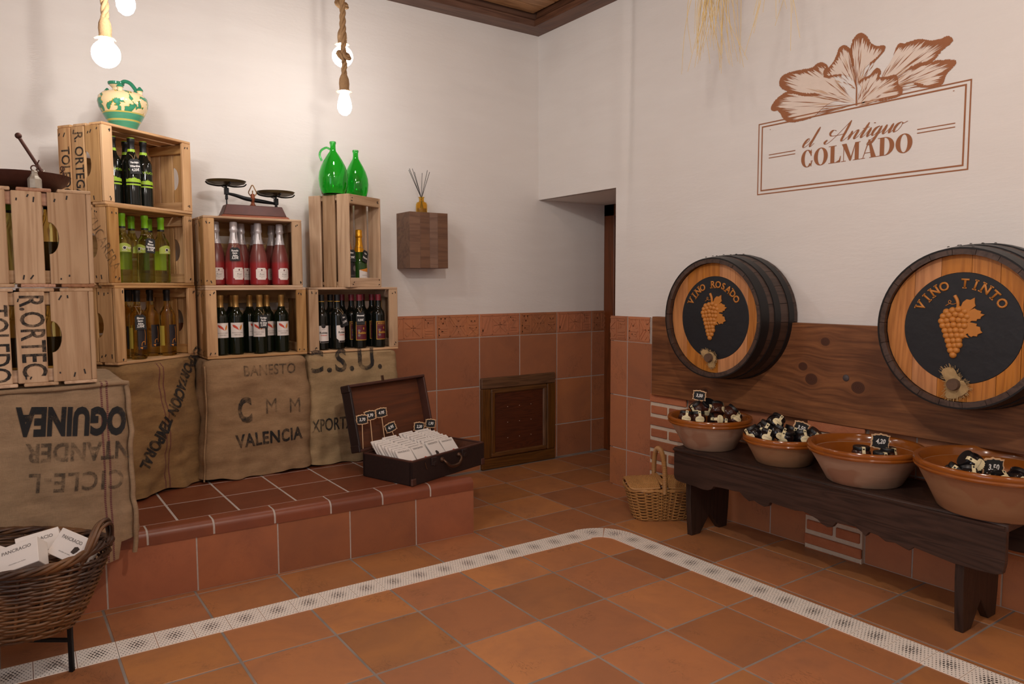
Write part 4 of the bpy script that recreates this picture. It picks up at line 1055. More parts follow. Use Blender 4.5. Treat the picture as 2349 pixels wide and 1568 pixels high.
# iron balance
M_brpaint = plain('worn_brown_paint', '4a2620', 0.42, 0.3, var=0.35, scale=26); M_rubrass = plain('aged_brass', '8a6238', 0.42, 0.7, var=0.2)
M_pan = plain('tarnished_pan', '5b5238', 0.38, 0.7, var=0.25, scale=20); M_copperp = plain('copper_edge', '7d4126', 0.5, 0.4, var=0.25)
s = thing('balance_scale', 'antique iron balance scale with two round pans on the rosé crate', 'scale', (-2.025, -0.225, 1.588))
def frustum(x0, y0, x1, y1, z0, z1):
    bm = bmesh.new()
    a = [bm.verts.new((sx*x0, sy_*y0, z0)) for sx, sy_ in ((-1, -1), (1, -1), (1, 1), (-1, 1))]
    b = [bm.verts.new((sx*x1, sy_*y1, z1)) for sx, sy_ in ((-1, -1), (1, -1), (1, 1), (-1, 1))]
    bm.faces.new(a[::-1]); bm.faces.new(b)
    for k in range(4): bm.faces.new((a[k], a[(k+1) % 4], b[(k+1) % 4], b[k]))
    bmesh.ops.bevel(bm, geom=list(bm.edges), offset=0.002, segments=1, affect='EDGES')
    return finish(bm, 'frustum')
obj('foot', frustum(0.178, 0.062, 0.165, 0.052, 0.0, 0.018), M_copperp, s); obj('body', frustum(0.160, 0.048, 0.140, 0.036, 0.018, 0.070), M_brpaint, s)
tl = 0.018
bm_ = []
obj('beam', join('beam', [tubes('b', [(catmull([(-0.130, 0, 0.128), (-0.085, 0, 0.120), (-0.04, 0, 0.108), (0, 0, 0.102), (0.04, 0, 0.098), (0.08, 0, 0.094), (0.120, 0, 0.090)], 5), [0.006+0.005*math.sin(PI*k/30) for k in range(31)], 8)])], angle=60), M_black, s)
obj('centre_post', lathe('post', [(0.020, 0.07), (0.012, 0.078), (0.008, 0.088), (0.012, 0.098), (0.014, 0.110), (0.010, 0.116), (0.010, 0.132), (0, 0.132)], 12), M_copperp, s)
obj('pointer_frame', tubes('pf', [(catmull([(-0.010, 0, 0.122), (-0.020, 0, 0.138), (-0.012, 0, 0.158), (0.0, 0, 0.178), (0.012, 0, 0.158), (0.020, 0, 0.138), (0.010, 0, 0.122)], 5), 0.0026, 6), ([(0, 0, 0.13), (0, 0, 0.150)], 0.003, 6)]), M_rubrass, s)
for sx, zt in ((-0.130, 0.166), (0.120, 0.128)):
    obj('hanger', boxes('hg', [((sx, 0, zt-0.028), (0.020, 0.024, 0.034)), ((sx, 0, zt-0.008), (0.008, 0.010, 0.024)), ((sx, 0, zt-0.058), (0.012, 0.014, 0.024))], 0.002), M_black, s)
    obj('rod', tubes('rd', [([(sx, 0, 0.07), (sx, 0, zt-0.05)], 0.0035, 8)]), M_black, s)
    obj('pan_support', tubes('ps', [(catmull([(sx-0.100, 0.0, zt+0.014), (sx-0.085, 0, zt+0.002), (sx-0.04, 0, zt-0.004), (sx, 0, zt), (sx+0.04, 0, zt-0.004), (sx+0.085, 0, zt+0.002), (sx+0.100, 0, zt+0.014)], 4), 0.0035, 6), (catmull([(sx, -0.085, zt+0.006), (sx, -0.04, zt-0.004), (sx, 0, zt), (sx, 0.04, zt-0.004), (sx, 0.085, zt+0.006)], 4), 0.0035, 6)]), M_black, s)
    obj('pan', lathe('pan', [(0, 0.003), (0.06, 0.004), (0.086, 0.012), (0.094, 0.021), (0.0965, 0.021), (0.088, 0.009), (0.06, 0.001), (0, 0.0)], 40), M_pan, s, (sx, 0, zt+0.002))

# green demijohns
def mk_greenglass():
    g = N('green_demijohn_glass')
    return g.done((0.11, 0.72, 0.16, 1), 0.02, 0.0, Transmission_Weight=1.0, IOR=1.45)
M_gg = mk_greenglass()
def demijohn(label, loc, rz, r, h, handle):
    o = thing('demijohn', label, 'bottle', loc, rz, 'green glass demijohns')
    out = [(0, 0.006), (r*.55, 0.004), (r*.72, 0), (r*.80, 0.006), (r*.95, h*.16), (r, h*.30), (r*.96, h*.42), (r*.82, h*.54), (r*.60, h*.66), (r*.40, h*.75), (0.0175, h*.82), (0.0150, h*.88), (0.0150, h*.955), (0.0175, h*.957), (0.0175, h*.992), (0.0155, h)]
    inn = [(max(0.0, q-0.0028), max(z, 0.0068)) for q, z in out[3:-1]]
    pf = out+[(0.0125, h)]+[(q, z) for q, z in inn[::-1] if q > 0.004 and z < h*.99]+[(0, 0.0085)]
    obj('glass', lathe('demi', pf, 48), M_gg, o)
    if handle:
        obj('handle', tubes('h', [(catmull([(-0.016, 0, h*.86), (-0.035, 0, h*.885), (-0.062, 0, h*.83), (-0.070, 0, h*.74), (-0.060, 0, h*.64)], 6), 0.0062, 10)]), M_gg, o)
    return o
demijohn('bright green glass demijohn with a handle, left of the pair on the upright crate', (-1.600, -0.262, 1.7385), R(-25), 0.080, 0.288, True)
demijohn('slimmer bright green glass demijohn, right of the pair on the upright crate', (-1.432, -0.175, 1.7385), 0, 0.070, 0.272, False)

# walnut wall block and reed diffuser
wb = thing('wall_block_shelf', 'solid walnut block shelf fixed to the white wall under the reed diffuser', 'shelf', (-0.966, -0.0885, 1.352))
for k, (x0, x1) in enumerate(((-0.131, -0.06), (-0.06, 0.005), (0.005, 0.06), (0.06, 0.131))):
    board(wb, M_walnut, ((x0+x1)/2, 0, 0.168), (x1-x0-0.0006, 0.175, 0.336), 'stave', 0.0008)
M_ambg = glassy('amber_diffuser_glass', (0.85, 0.56, 0.10), 0.03, 0.9, 1.2)
d = thing('reed_diffuser', 'amber glass reed diffuser with dark sticks on the walnut block', 'diffuser', (-0.972, -0.095, 1.689))
obj('bottle', lathe('dif', [(0, 0.002), (0.032, 0), (0.035, 0.004), (0.035, 0.052), (0.030, 0.064), (0.016, 0.072), (0.0145, 0.092), (0.019, 0.094), (0.019, 0.098), (0.012, 0.098), (0.0115, 0.074), (0.026, 0.062), (0.031, 0.05), (0.031, 0.006), (0, 0.005)], 32), M_ambg, d)
obj('oil', lathe('oil', [(0, 0.0055), (0.0305, 0.0055), (0.0305, 0.028), (0, 0.028)], 24), glassy('amber_oil', (0.35, 0.17, 0.03), 0.05, 0.3), d)
for (dx, dy, L) in ((-0.085, -0.01, 0.262), (-0.074, 0.02, 0.258), (-0.060, 0.0, 0.265), (-0.036, 0.02, 0.250), (0.012, 0.01, 0.246), (0.038, -0.01, 0.262), (0.070, 0.02, 0.258)):
    obj('reed', tubes('reed', [([(-dx*.18, -dy*.2, 0.008), (0, 0, 0.09), (dx, dy, L)], 0.0016, 6)]), K_capblk, d)

# ================================================================== ROPE PENDANT LAMPS
M_rope = plain('jute_rope', '9a7a56', 0.95, var=0.25, scale=120, bump=0.5)
def mk_bulb(name, strength):
    g = N(name); g.set(g.b.inputs['Emission Color'], (1.0, 0.95, 0.90, 1)); g.set(g.b.inputs['Emission Strength'], strength)
    return g.done((1, 1, 1, 1), 0.3)
M_bulb = mk_bulb('lit_bulb', 76.0)
def rope_pts(path, r, turns, ph):
    out = []; L = 0
    pts = [Vector(q) for q in path]
    for k, q in enumerate(pts):
        if k: L += (pts[k]-pts[k-1]).length
        tn = (pts[min(k+1, len(pts)-1)]-pts[max(k-1, 0)]).normalized()
        u = tn.cross(Vector((0.3, 1, 0.1))).normalized(); w = tn.cross(u)
        a = ph+L*turns
        out.append(q+u*r*math.cos(a)+w*r*math.sin(a))
    return out
def pendant(label, loc, kind, knot, top=2.985, rr=0.0068):
    o = thing('rope_pendant_lamp', label, 'lamp', loc, 0, 'bare bulbs on knotted rope')
    if kind == 'globe':
        R_ = 0.050; prof = [(0, -R_)]+[(R_*math.cos(a), R_*math.sin(a)) for a in [R(-75+10*k) for k in range(14)]]+[(0.018, 0.051), (0.0135, 0.062), (0.0135, 0.074), (0, 0.075)]; b0 = 0.066
    else:
        prof = [(0, -0.062), (0.012, -0.060), (0.024, -0.050), (0.031, -0.034), (0.032, -0.018), (0.028, 0.004), (0.022, 0.026), (0.0165, 0.042), (0.0135, 0.052), (0.0135, 0.062), (0, 0.063)]; b0 = 0.054
    obj('bulb', lathe('bulb', prof, 28, 80), M_bulb, o)
    obj('socket', lathe('sk', [(0.0165, b0-0.002), (0.0165, b0+0.03), (0.012, b0+0.034), (0, b0+0.034)], 20), K_capblk, o)
    obj('sheath', lathe('sh', [(0.027, b0-0.008), (0.0215, b0+0.002), (0.0235, b0+0.026), (0.0215, b0+0.046), (0.0155, b0+0.062), (0.0125, b0+0.066)], 20, 80), M_rope, o)
    fr = []
    for k in range(40):
        a = 2*PI*k/40+rnd.uniform(-.1, .1); l = rnd.uniform(.006, .016)
        fr.append(([(0.024*math.cos(a), 0.024*math.sin(a), b0-0.004), ((0.024+l*.9)*math.cos(a+.1), (0.024+l*.9)*math.sin(a+.1), b0-0.006-l*.4)], 0.0007, 4))
    obj('frayed_hem', tubes('fr', fr), M_rope, o)['kind'] = 'stuff'
    H = top-loc[2]; z0 = b0+0.058
    path = []
    if knot:
        kz = b0+0.058+knot
        base = [(0, 0, z0), (0.002, 0, kz-0.05), (0.004, 0.0, kz-0.022), (-0.012, -0.012, kz-0.006), (-0.024, 0.0, kz+0.012), (-0.008, 0.016, kz+0.024), (0.016, 0.008, kz+0.016), (0.020, -0.014, kz+0.0), (0.004, -0.024, kz-0.006), (-0.006, -0.010, kz+0.010), (-0.002, 0.002, kz+0.034), (0, 0, kz+0.06), (0, 0, H)]
        pts = catmull(base, 14)
    else: pts = [Vector((0.003*math.sin(k*.3), 0, z0+(H-z0)*k/70)) for k in range(71)]
    # resample evenly
    seg = [0]
    for k in range(1, len(pts)): seg.append(seg[-1]+(pts[k]-pts[k-1]).length)
    n_ = int(seg[-1]/0.0055); ev = []; k = 0
    for i in range(n_+1):
        t = seg[-1]*i/n_
        while k < len(seg)-2 and seg[k+1] < t: k += 1
        f = (t-seg[k])/max(1e-9, seg[k+1]-seg[k]); ev.append(pts[k].lerp(pts[k+1], f))
    for ph in range(3):
        obj('rope_strand', tubes('rope', [(rope_pts(ev, rr, 62.0, ph*2*PI/3), rr*1.02, 7)], angle=80), M_rope, o)
    return o
pendant('round bare bulb on straight rope above the painted jug', (-2.753, -0.924, 2.122), 'globe', 0, rr=0.0078)
pendant('pear-shaped bare bulb on knotted rope above the green demijohns', (-1.786, -0.884, 2.088), 'pear', 0.085)
pendant('round bare bulb on knotted rope, higher and behind the pear bulb', (-1.683, -0.623, 2.372), 'globe', 0.115)
pendant('bare bulb cut by the top edge of the picture, right of the straight rope', (-2.703, -1.092, 2.288), 'pear', 0)

# ================================================================== OPEN SUITCASE WITH CHOCOLATE PACKETS
M_case = plain('dark_leather_case', '231513', 0.55, var=0.3, scale=60, bump=0.3); M_caser = plain('case_edge_brown', '4a2a20', 0.55, var=0.25, scale=40)
M_lining = wood('case_lining_wood', '6b3d25', '53301f', 'x', 0.65, ring=6, var=0.02, knots=False); M_bronze = plain('bronze_fitting', '5b4334', 0.38, 0.8, var=0.2)
SL, SD, SH = 0.556, 0.345, 0.120
sc = thing('suitcase', 'old dark open suitcase filled with white packets on the tiled step', 'suitcase', (-1.548, -1.040, 0.2858), R(18.5))
for nm, c, dd in (('front_side', (SL/2, 0.006, SH/2), (SL, 0.012, SH)), ('back_side', (SL/2, SD-0.006, SH/2), (SL, 0.012, SH)), ('end_side', (0.006, SD/2, SH/2), (0.012, SD-0.024, SH)), ('end_side', (SL-0.006, SD/2, SH/2), (0.012, SD-0.024, SH)), ('base', (SL/2, SD/2, 0.006), (SL-0.024, SD-0.024, 0.012))):
    obj(nm, boxm(*dd, 0.004, 2), M_case, sc, c)
obj('rim_strip', boxes('rim', [((SL/2, 0.007, SH-0.002), (SL-0.006, 0.013, 0.008)), ((SL/2, SD-0.007, SH-0.002), (SL-0.006, 0.013, 0.008)), ((0.007, SD/2, SH-0.002), (0.013, SD-0.02, 0.008)), ((SL-0.007, SD/2, SH-0.002), (0.013, SD-0.02, 0.008))], 0.001), M_caser, sc)
obj('lining', boxes('ln', [((SL/2, SD-0.0135, SH/2), (SL-0.026, 0.003, SH-0.014)), ((0.0135, SD/2, SH/2), (0.003, SD-0.03, SH-0.014)), ((SL-0.0135, SD/2, SH/2), (0.003, SD-0.03, SH-0.014))]), M_lining, sc)
hd = obj('handle', tubes('h', [(catmull([(SL/2-0.065, -0.012, 0.092), (SL/2-0.058, -0.026, 0.078), (SL/2-0.035, -0.030, 0.058), (SL/2, -0.030, 0.052), (SL/2+0.035, -0.030, 0.058), (SL/2+0.058, -0.026, 0.078), (SL/2+0.065, -0.012, 0.092)], 6), [0.005+0.004*math.sin(PI*k/36) for k in range(37)], 10)]), M_bronze, sc)
for sx in (-0.065, 0.065): obj('handle_mount', lathe('hm', [(0, 0.016), (0.008, 0.014), (0.013, 0.006), (0.014, 0)], 14), M_bronze, sc, (SL/2+sx, 0.0, 0.092), (PI/2, 0, 0))
for sx in (-0.125, 0.105): obj('latch', boxes('lt', [((SL/2+sx, -0.004, 0.096), (0.040, 0.010, 0.038)), ((SL/2+sx, -0.008, 0.085), (0.020, 0.008, 0.02))], 0.002), M_case, sc)
obj('hasp', tubes('hs', [([(SL/2-0.19, -0.006, 0.10), (SL/2-0.188, -0.010, 0.075), (SL/2-0.180, -0.010, 0.066)], 0.0022, 6)]), M_bronze, sc)
for x in (0.014, SL-0.014):
    obj('corner_guard', boxes('cg', [((x, 0.004, 0.018), (0.032, 0.014, 0.036))], 0.004), M_caser, sc)
LT = 0.062
lid = obj('lid', boxes('lidp', [((SL/2, 0, SD/2), (SL, 0.010, SD))], 0.003), M_case, sc, (-0.022, SD+0.050, SH-0.008), (R(-13), 0, 0))
for nm, c, dd in (('lid_side', (SL/2, -LT/2, SD-0.007), (SL, LT, 0.014)), ('lid_side', (SL/2, -LT/2, 0.007), (SL, LT, 0.014)), ('lid_side', (0.007, -LT/2, SD/2), (0.014, LT, SD-0.028)), ('lid_side', (SL-0.007, -LT/2, SD/2), (0.014, LT, SD-0.028))):
    obj(nm, boxm(*dd, 0.003), M_case if c[0] < 0.1 else M_caser, lid, c)
obj('lid_lining', boxm(SL-0.03, 0.003, SD-0.03), M_lining, lid, (SL/2, -0.0075, SD/2))
obj('lid_latch', boxes('ll', [((SL*0.42, -LT-0.002, SD+0.010), (0.016, 0.006, 0.030))], 0.001), M_bronze, lid)
for z in (0.02, SD-0.02): obj('corner_guard', boxes('cg', [((0.0, -LT/2, z), (0.010, LT+0.004, 0.036))], 0.003), M_case, lid)
# packets
M_pack = plain('white_card', 'e3dcd6', 0.55, var=0.03)
pk_me = boxm(0.096, 0.008, 0.150, 0.001)
pk_t = join('pt', [(txt('PANCRACIO', .0135, 0, .060, .0002, bold=.0003, sx=0.95), Matrix.Rotation(PI/2, 4, 'X'))])
pk_l = boxes('pl', [((0, 0, 0.050), (0.05, 0.0004, 0.0008))])
pk_dec = join('pd', [(flat([(-.016, -.05), (.014, -.05), (.018, -.03), (.006, -.012), (.012, .004), (.004, .016), (-.008, .014), (-.012, 0), (-.02, -.02)]), Matrix.Rotation(PI/2, 4, 'X'))])
pk_or = join('po', [(flat([(.0, -.03), (.02, -.018), (.04, -.022), (.038, -.002), (.02, .006), (.004, -.004)]), Matrix.Rotation(PI/2, 4, 'X'))])
M_choc = plain('print_cocoa', '33261f', 0.6)
cols_ = [(0.072, 8, 0.030, 'leftmost'), (0.176, 8, 0.034, 'second'), (0.285, 8, 0.032, 'third'), (0.395, 9, 0.026, 'rightmost')]
tilt = R(-42)
for ci, (x, n_, step, wh) in enumerate(cols_):
    for k in range(n_):
        y = 0.050+step*k; z = 0.066+0.0035*k+(0.006 if ci == 2 else 0)
        cy_ = y+0.075*math.sin(-tilt)*0.9
        if cy_ > SD-0.015+0.05: continue
        o = thing('chocolate_packet', 'white card packet, %s from the front in the %s row of the open suitcase' % (ORD[k], wh), 'packet', (0, 0, 0), 0, 'white packets in the suitcase, %s row' % wh)
        mx = Matrix.Translation(sc.location) @ Matrix.Rotation(R(18.5), 4, 'Z') @ Matrix.Translation((x+rnd.uniform(-.004, .004), cy_*0.82+0.01, z+0.028)) @ Matrix.Rotation(rnd.uniform(-.05, .05)+(-0.06 if ci == 0 else 0.0), 4, 'Z') @ Matrix.Rotation(tilt+rnd.uniform(-.03, .03), 4, 'X')
        o.location = mx.to_translation(); o.rotation_euler = mx.to_euler()
        obj('carton', pk_me, M_pack, o)
        obj('lettering', pk_t, K_grey, o, (0, -0.0043, 0))
        if k == 0:
            obj('print', pk_dec if ci == 2 else pk_or, M_choc if ci == 2 else K_red, o, (-0.01, -0.0044, 0.0))
# ---- little chalkboard price picks
def ornate(w, h):
    q = [(w*.30, h*.5), (w*.36, h*.44), (w*.5, h*.44), (w*.46, h*.30), (w*.46, h*.12), (w*.5, 0)]
    top = [(0, h*.56), (w*.10, h*.5)]+q
    pts = top+[(x, -y) for x, y in q[::-1][1:]]+[(w*.10, -h*.5), (0, -h*.54)]
    return pts+[(-x, y) for x, y in pts[::-1][1:-1]]
M_pickf = plain('pale_wood_frame', 'dcb58c', 0.6)
pf_me = prism('pickframe', ornate(.050, .038), .003, .0004); pb_me = prism('pickboard', [(x*.86, y*.82) for x, y in ornate(.050, .038)], .001)
def pick(label, text, loc, rz, tilt=0.0, roll=0.0, stick=0.085, group='chalkboard price picks', sc_=1.0):
    o = thing('price_pick', label, 'price sign', loc, rz, group)
    o.rotation_euler = (Matrix.Rotation(rz, 3, 'Z') @ Matrix.Rotation(tilt, 3, 'X') @ Matrix.Rotation(roll, 3, 'Y')).to_euler()
    o.scale = (sc_, sc_, sc_)
    obj('frame', pf_me, M_pickf, o, (0, 0, stick), (PI/2, 0, 0)); b = obj('board', pb_me, K_slate, o, (0, -0.0016, stick), (PI/2, 0, 0))
    obj('chalk_writing', txt(text, .0165, 0, 0, .0007, bold=.0005, sx=.85, shear=.15), K_chalk, b)
    obj('stick', boxm(.0028, .002, stick), M_pickf, o, (0, 0, stick/2-0.01))
    return o
_c, _s = math.cos(R(18.5)), math.sin(R(18.5))
def sloc(x, y, z): return (sc.location.x+x*_c-y*_s, sc.location.y+x*_s+y*_c, z)
for (x, y, z, t, st_, rl, wh) in ((0.012, 0.352, 0.535, '3,70', 0.12, 0.0, 'first price pick from the left in the suitcase, 3,70, half behind the lid side'), (0.062, 0.335, 0.552, '3,70', 0.12, -0.06, 'second price pick from the left in the suitcase, marked 3,70'), (0.148, 0.335, 0.555, '4.95', 0.12, -0.10, 'tallest price pick in the suitcase, marked 4.95'), (0.232, 0.335, 0.487, '4,95', 0.07, -0.35, 'tilted price pick in the suitcase, marked 4,95'), (0.385, 0.325, 0.462, '2,20', 0.06, 0.10, 'low price pick in the suitcase, marked 2,20'), (0.472, 0.325, 0.466, '1,90', 0.06, 0.14, 'rightmost price pick in the suitcase, marked 1,90')):
    b = sloc(x, y, z-st_); pick(wh, t, b, R(-5), -0.05, rl, st_, sc_=1.3)

# ================================================================== WINE BARRELS
M_stave = wood('barrel_stave_dark', '4c3930', '2c1e18', 'z', 0.5, ring=6, var=0.12, knots=False)
M_hoop = plain('black_hoop', '1f1e1f', 0.42, 0.35, var=0.15, scale=10)
M_headw = wood('oak_head', 'c07d3c', '9a5d28', 'y', 0.45, ring=8, var=0.12, knots=False)
M_disc = plain('black_painted_disc', '14161c', 0.55, var=0.35, scale=18, bump=0.5)
M_carv = plain('ochre_carving', 'b9762f', 0.5, var=0.1, scale=40)
M_cork = plain('old_cork', '5c4636', 0.85, var=0.25, scale=60, bump=0.5)
M_rag = mk_burlap('burlap_rag', 'bfa274', '9a7f55')
# local frame: x right, y up, z out of the wall
def brz(t): return 0.292+0.026*(1-((t-0.02)/0.25)**2)**1.0 if t < 0.27 else 0.292
GR = lathe('grape', [(0, .0118)]+[(0.0128*math.cos(a), 0.0118*math.sin(a)) for a in [R(75-15*k) for k in range(6)]], 14, 80)
GR2 = [(-2.1, 6.2), (-0.9, 6.6), (0.4, 6.9), (1.6, 6.4), (-2.7, 5.1), (-1.5, 5.4), (-0.2, 5.7), (1.0, 5.5), (2.1, 5.2), (-3.0, 3.9), (-1.9, 4.1), (-0.7, 4.4), (0.5, 4.3), (1.6, 4.2), (-2.7, 2.8), (-1.6, 2.9), (-0.5, 3.1), (0.7, 3.0), (1.7, 3.0), (-2.2, 1.6), (-1.1, 1.7), (0.0, 1.8), (1.1, 1.8), (-1.9, 0.4), (-0.8, 0.5), (0.3, 0.6), (1.2, 0.6), (-1.5, -0.8), (-0.4, -0.7), (0.6, -0.6), (-1.2, -2.0), (-0.1, -1.9), (0.7, -1.7), (-0.9, -3.1), (0.2, -3.0), (-0.4, -4.2)]
def leafp(cx, cy, s, ang):
    pts = []
    for k in range(44):
        a = 2*PI*k/44
        r = 1.0+0.42*math.cos(5*a)+0.09*math.cos(25*a)
        if abs(a-PI) < 0.35: r *= 0.8
        x, y = r*math.cos(a)*s, r*math.sin(a)*s*0.85
        pts.append((cx+x*math.cos(ang)-y*math.sin(ang), cy+x*math.sin(ang)+y*math.cos(ang)))
    return pts
def barrel(label, Y, words, F, rag_off, k_rag, seed):
    o = thing('wine_barrel', label, 'barrel', (-0.006, Y, 1.082), 0, 'barrel fronts on the wall')
    o.rotation_euler = (Matrix(((0, 0, -1), (-1, 0, 0), (0, 1, 0)))).to_euler()      # x->-Y, y->Z, z->-X
    n_ = 22; me = None
    bm = bmesh.new(); da = 2*PI/n_-0.006; rings = []
    zs = [0.0, 0.06, 0.12, 0.18, F]
    def rad(z): return 0.3135-0.0205*(z/F)**2
    for z in zs:
        ro, ri = rad(z), rad(z)-0.022
        rings.append([bm.verts.new((r_*math.cos(-da/2+da*q/2), r_*math.sin(-da/2+da*q/2), z)) for r_ in (ro, ri) for q in range(3)])
    for a, b in zip(rings, rings[1:]):
        for i, jx in ((0, 1), (1, 2), (2, 5), (5, 4), (4, 3), (3, 0)): bm.faces.new((a[i], a[jx], b[jx], b[i]))
    bm.faces.new([rings[-1][i] for i in (0, 1, 2, 5, 4, 3)])
    me = finish(bm, 'stave')
    for k in range(n_): obj('stave', me, M_stave, o, (0, 0, 0), (0, 0, 2*PI*k/n_+0.1))
    for z0, z1, nm in ((F-0.048, F+0.0015, 'front_hoop'), (F-0.125, F-0.085, 'middle_hoop'), (0.03, 0.068, 'rear_hoop')):
        h = obj(nm, lathe('hoop', [(rad(z0)+0.0005, z0), (rad(z0)+0.004, z0), (rad(z1)+0.004, z1), (rad(z1)-0.002, z1)], 72), M_hoop, o)
        for a in (100, 84, 92):
            obj('rivet', lathe('rivet', [(0, .003), (.004, .002), (.005, 0)], 8), M_hoop, h, ((rad(z0)+.004)*math.cos(R(a)), (rad(z0)+.004)*math.sin(R(a)), (z0+z1)/2), (-PI/2, 0, R(a-90)))
    # recessed oak head
    ri = rad(F)-0.021; zh = F-0.034; xs_ = [-ri, -0.17, -0.075, 0.03, 0.125, 0.2, ri]
    for a, b in zip(xs_, xs_[1:]):
        a2, b2 = a+0.0008, b-0.0008
        pts = [(x, -math.sqrt(max(0, ri*ri-x*x))) for x in [a2+(b2-a2)*k/8 for k in range(9)]]+[(x, math.sqrt(max(0, ri*ri-x*x))) for x in [b2-(b2-a2)*k/8 for k in range(9)]]
        q = []
        for pnt in pts:
            if not q or (Vector(pnt)-Vector(q[-1])).length > 1e-5: q.append(pnt)
        if (Vector(q[0])-Vector(q[-1])).length < 1e-5: q.pop()
        obj('head_board', prism('hb', q, 0.014), M_headw, o, (0, 0, zh))
    zd = zh+0.007
    rd = 0.206
    obj('painted_disc', lathe('disc', [(0, 0.0022), (rd-0.002, 0.0022), (rd, 0.0)], 64), M_disc, o, (0.002, 0.0, zd))
    zf = zd+0.0022
    # raised lettering round the top
    full = words; n_ch = len(full)
    span = R(118); a0 = PI/2+span/2+0.05
    for i, chh in enumerate(full):
        if chh == ' ': continue
        a = a0-span*i/(n_ch-1)
        tm = textm(chh, 0.046, bold=0.0012, sx=0.95, res=3)
        bm = bmesh.new(); bm.from_mesh(tm)
        if chh in 'VINTRDA':      # small slab serifs
            ys = [v.co.y for v in bm.verts]; xs2 = [v.co.x for v in bm.verts]
            hh = max(ys); ll = min(ys); wd = max(xs2)-min(xs2); x0, x1 = min(xs2), max(xs2)
            sl = {'V': [(x0+.003, hh), (x1-.003, hh)], 'I': [(0, hh), (0, ll)], 'N': [(x0+.002, hh), (x1-.002, hh), (x0+.002, ll)], 'T': [(0, ll)], 'R': [(x0+.002, ll), (x1-.002, ll)], 'D': [(x0, hh), (x0, ll)], 'A': [(x0+.003, ll), (x1-.003, ll)]}[chh]
            for sx_, sy_ in sl: bm.faces.new([bm.verts.new((sx_+dx, sy_+dy, 0)) for dx, dy in ((-.007, -.002), (.007, -.002), (.007, .002), (-.007, .002))])
        fs = list(bm.faces); rgeo = bmesh.ops.extrude_face_region(bm, geom=fs)
        for v in rgeo['geom']:
            if isinstance(v, bmesh.types.BMVert): v.co.z += 0.003
        bm.to_mesh(tm); bm.free()
        rr_ = 0.160
        obj('raised_letter', tm, M_carv, o, (rr_*math.cos(a), rr_*math.sin(a)+0.004, zf), (0, 0, a-PI/2))
    # grapes and leaves
    gs = 0.0172
    for gx, gy in GR2: obj('grape', GR, M_carv, o, (gx*gs-0.014, gy*.0153-0.0356, zf+0.001*math.sin(gx*3+gy)))
    def lp(pts): return [((x-770)*.00042, (790-y)*.00042) for x, y in pts]
    for pts in ([(720, 640), (770, 600), (785, 560), (815, 535), (845, 540), (880, 520), (880, 565), (888, 592), (850, 628), (880, 612), (900, 626), (935, 635), (930, 655), (962, 665), (935, 685), (930, 702), (905, 706), (900, 722), (862, 722), (840, 740), (800, 720)],
                [(800, 760), (840, 732), (905, 745), (900, 765), (930, 772), (935, 800), (950, 820), (915, 836), (910, 855), (880, 852), (865, 862), (845, 850), (835, 832), (820, 842), (845, 870), (806, 866), (790, 810)]):
        obj('vine_leaf', prism('leaf', lp(pts), 0.005, 0.001), M_carv, o, (0, 0, zf+0.0025))
    obj('vine_stalk', tubes('st', [(catmull([(-0.016, 0.062, 0), (-0.010, 0.085, 0.003), (-0.013, 0.103, 0.003), (-0.023, 0.120, 0.001)], 5), [0.005+0.0015*k/15 for k in range(16)], 8), (catmull([(-0.014, 0.093, 0.001), (-0.030, 0.088, 0.001), (-0.044, 0.094, 0.001), (-0.042, 0.102, 0.001), (-0.036, 0.099, 0.001), (-0.038, 0.093, 0.001), (-0.054, 0.082, 0.001)], 5), 0.0014, 6)]), M_carv, o, (0, 0, zf))
    # bung in frayed burlap
    bx, by = rag_off
    c = obj('cork_bung', lathe('bung', [(0, 0.030), (0.020, 0.030), (0.0215, 0.027), (0.023, 0.0)], 20), M_cork, o, (bx, by, zf))
    r_ = random.Random(seed); bm = bmesh.new(); fr = []
    m_ = 26; rings = [[], []]
    for k in range(m_):
        a = 2*PI*k/m_; ro = (0.040+0.012*math.sin(2*a+seed)+0.009*math.sin(3*a+2.0*seed)+r_.uniform(-.003, .003))*k_rag
        rings[0].append(bm.verts.new((0.021*math.cos(a), 0.021*math.sin(a), 0.012)))
        rings[1].append(bm.verts.new((ro*math.cos(a), ro*math.sin(a), 0.006+0.010*math.sin(3*a+seed)**2)))
        for q in range(5):
            a2 = a+r_.uniform(-.12, .12); l_ = r_.uniform(.004, .012)*k_rag
            fr.append(([(ro*.95*math.cos(a2), ro*.95*math.sin(a2), 0.008), ((ro+l_)*math.cos(a2), (ro+l_)*math.sin(a2), 0.006+r_.uniform(0, .01))], 0.0008, 4))
    for k in range(m_): bm.faces.new((rings[0][k], rings[0][(k+1) % m_], rings[1][(k+1) % m_], rings[1][k]))
    rg = obj('burlap_rag', finish(bm, 'rag', angle=60), M_rag, o, (bx, by, zf))
    obj('frayed_threads', tubes('fr', fr), M_rag, rg)['kind'] = 'stuff'
    return o
barrel('left wine barrel with carved grapes, lettered VINO ROSADO', -1.742, 'VINO ROSADO', 0.252, (-0.012, -0.198), 0.95, 3)
barrel('right wine barrel with carved grapes, lettered VINO TINTO', -2.880, 'VINO TINTO', 0.252, (-0.008, -0.208), 1.15, 4)

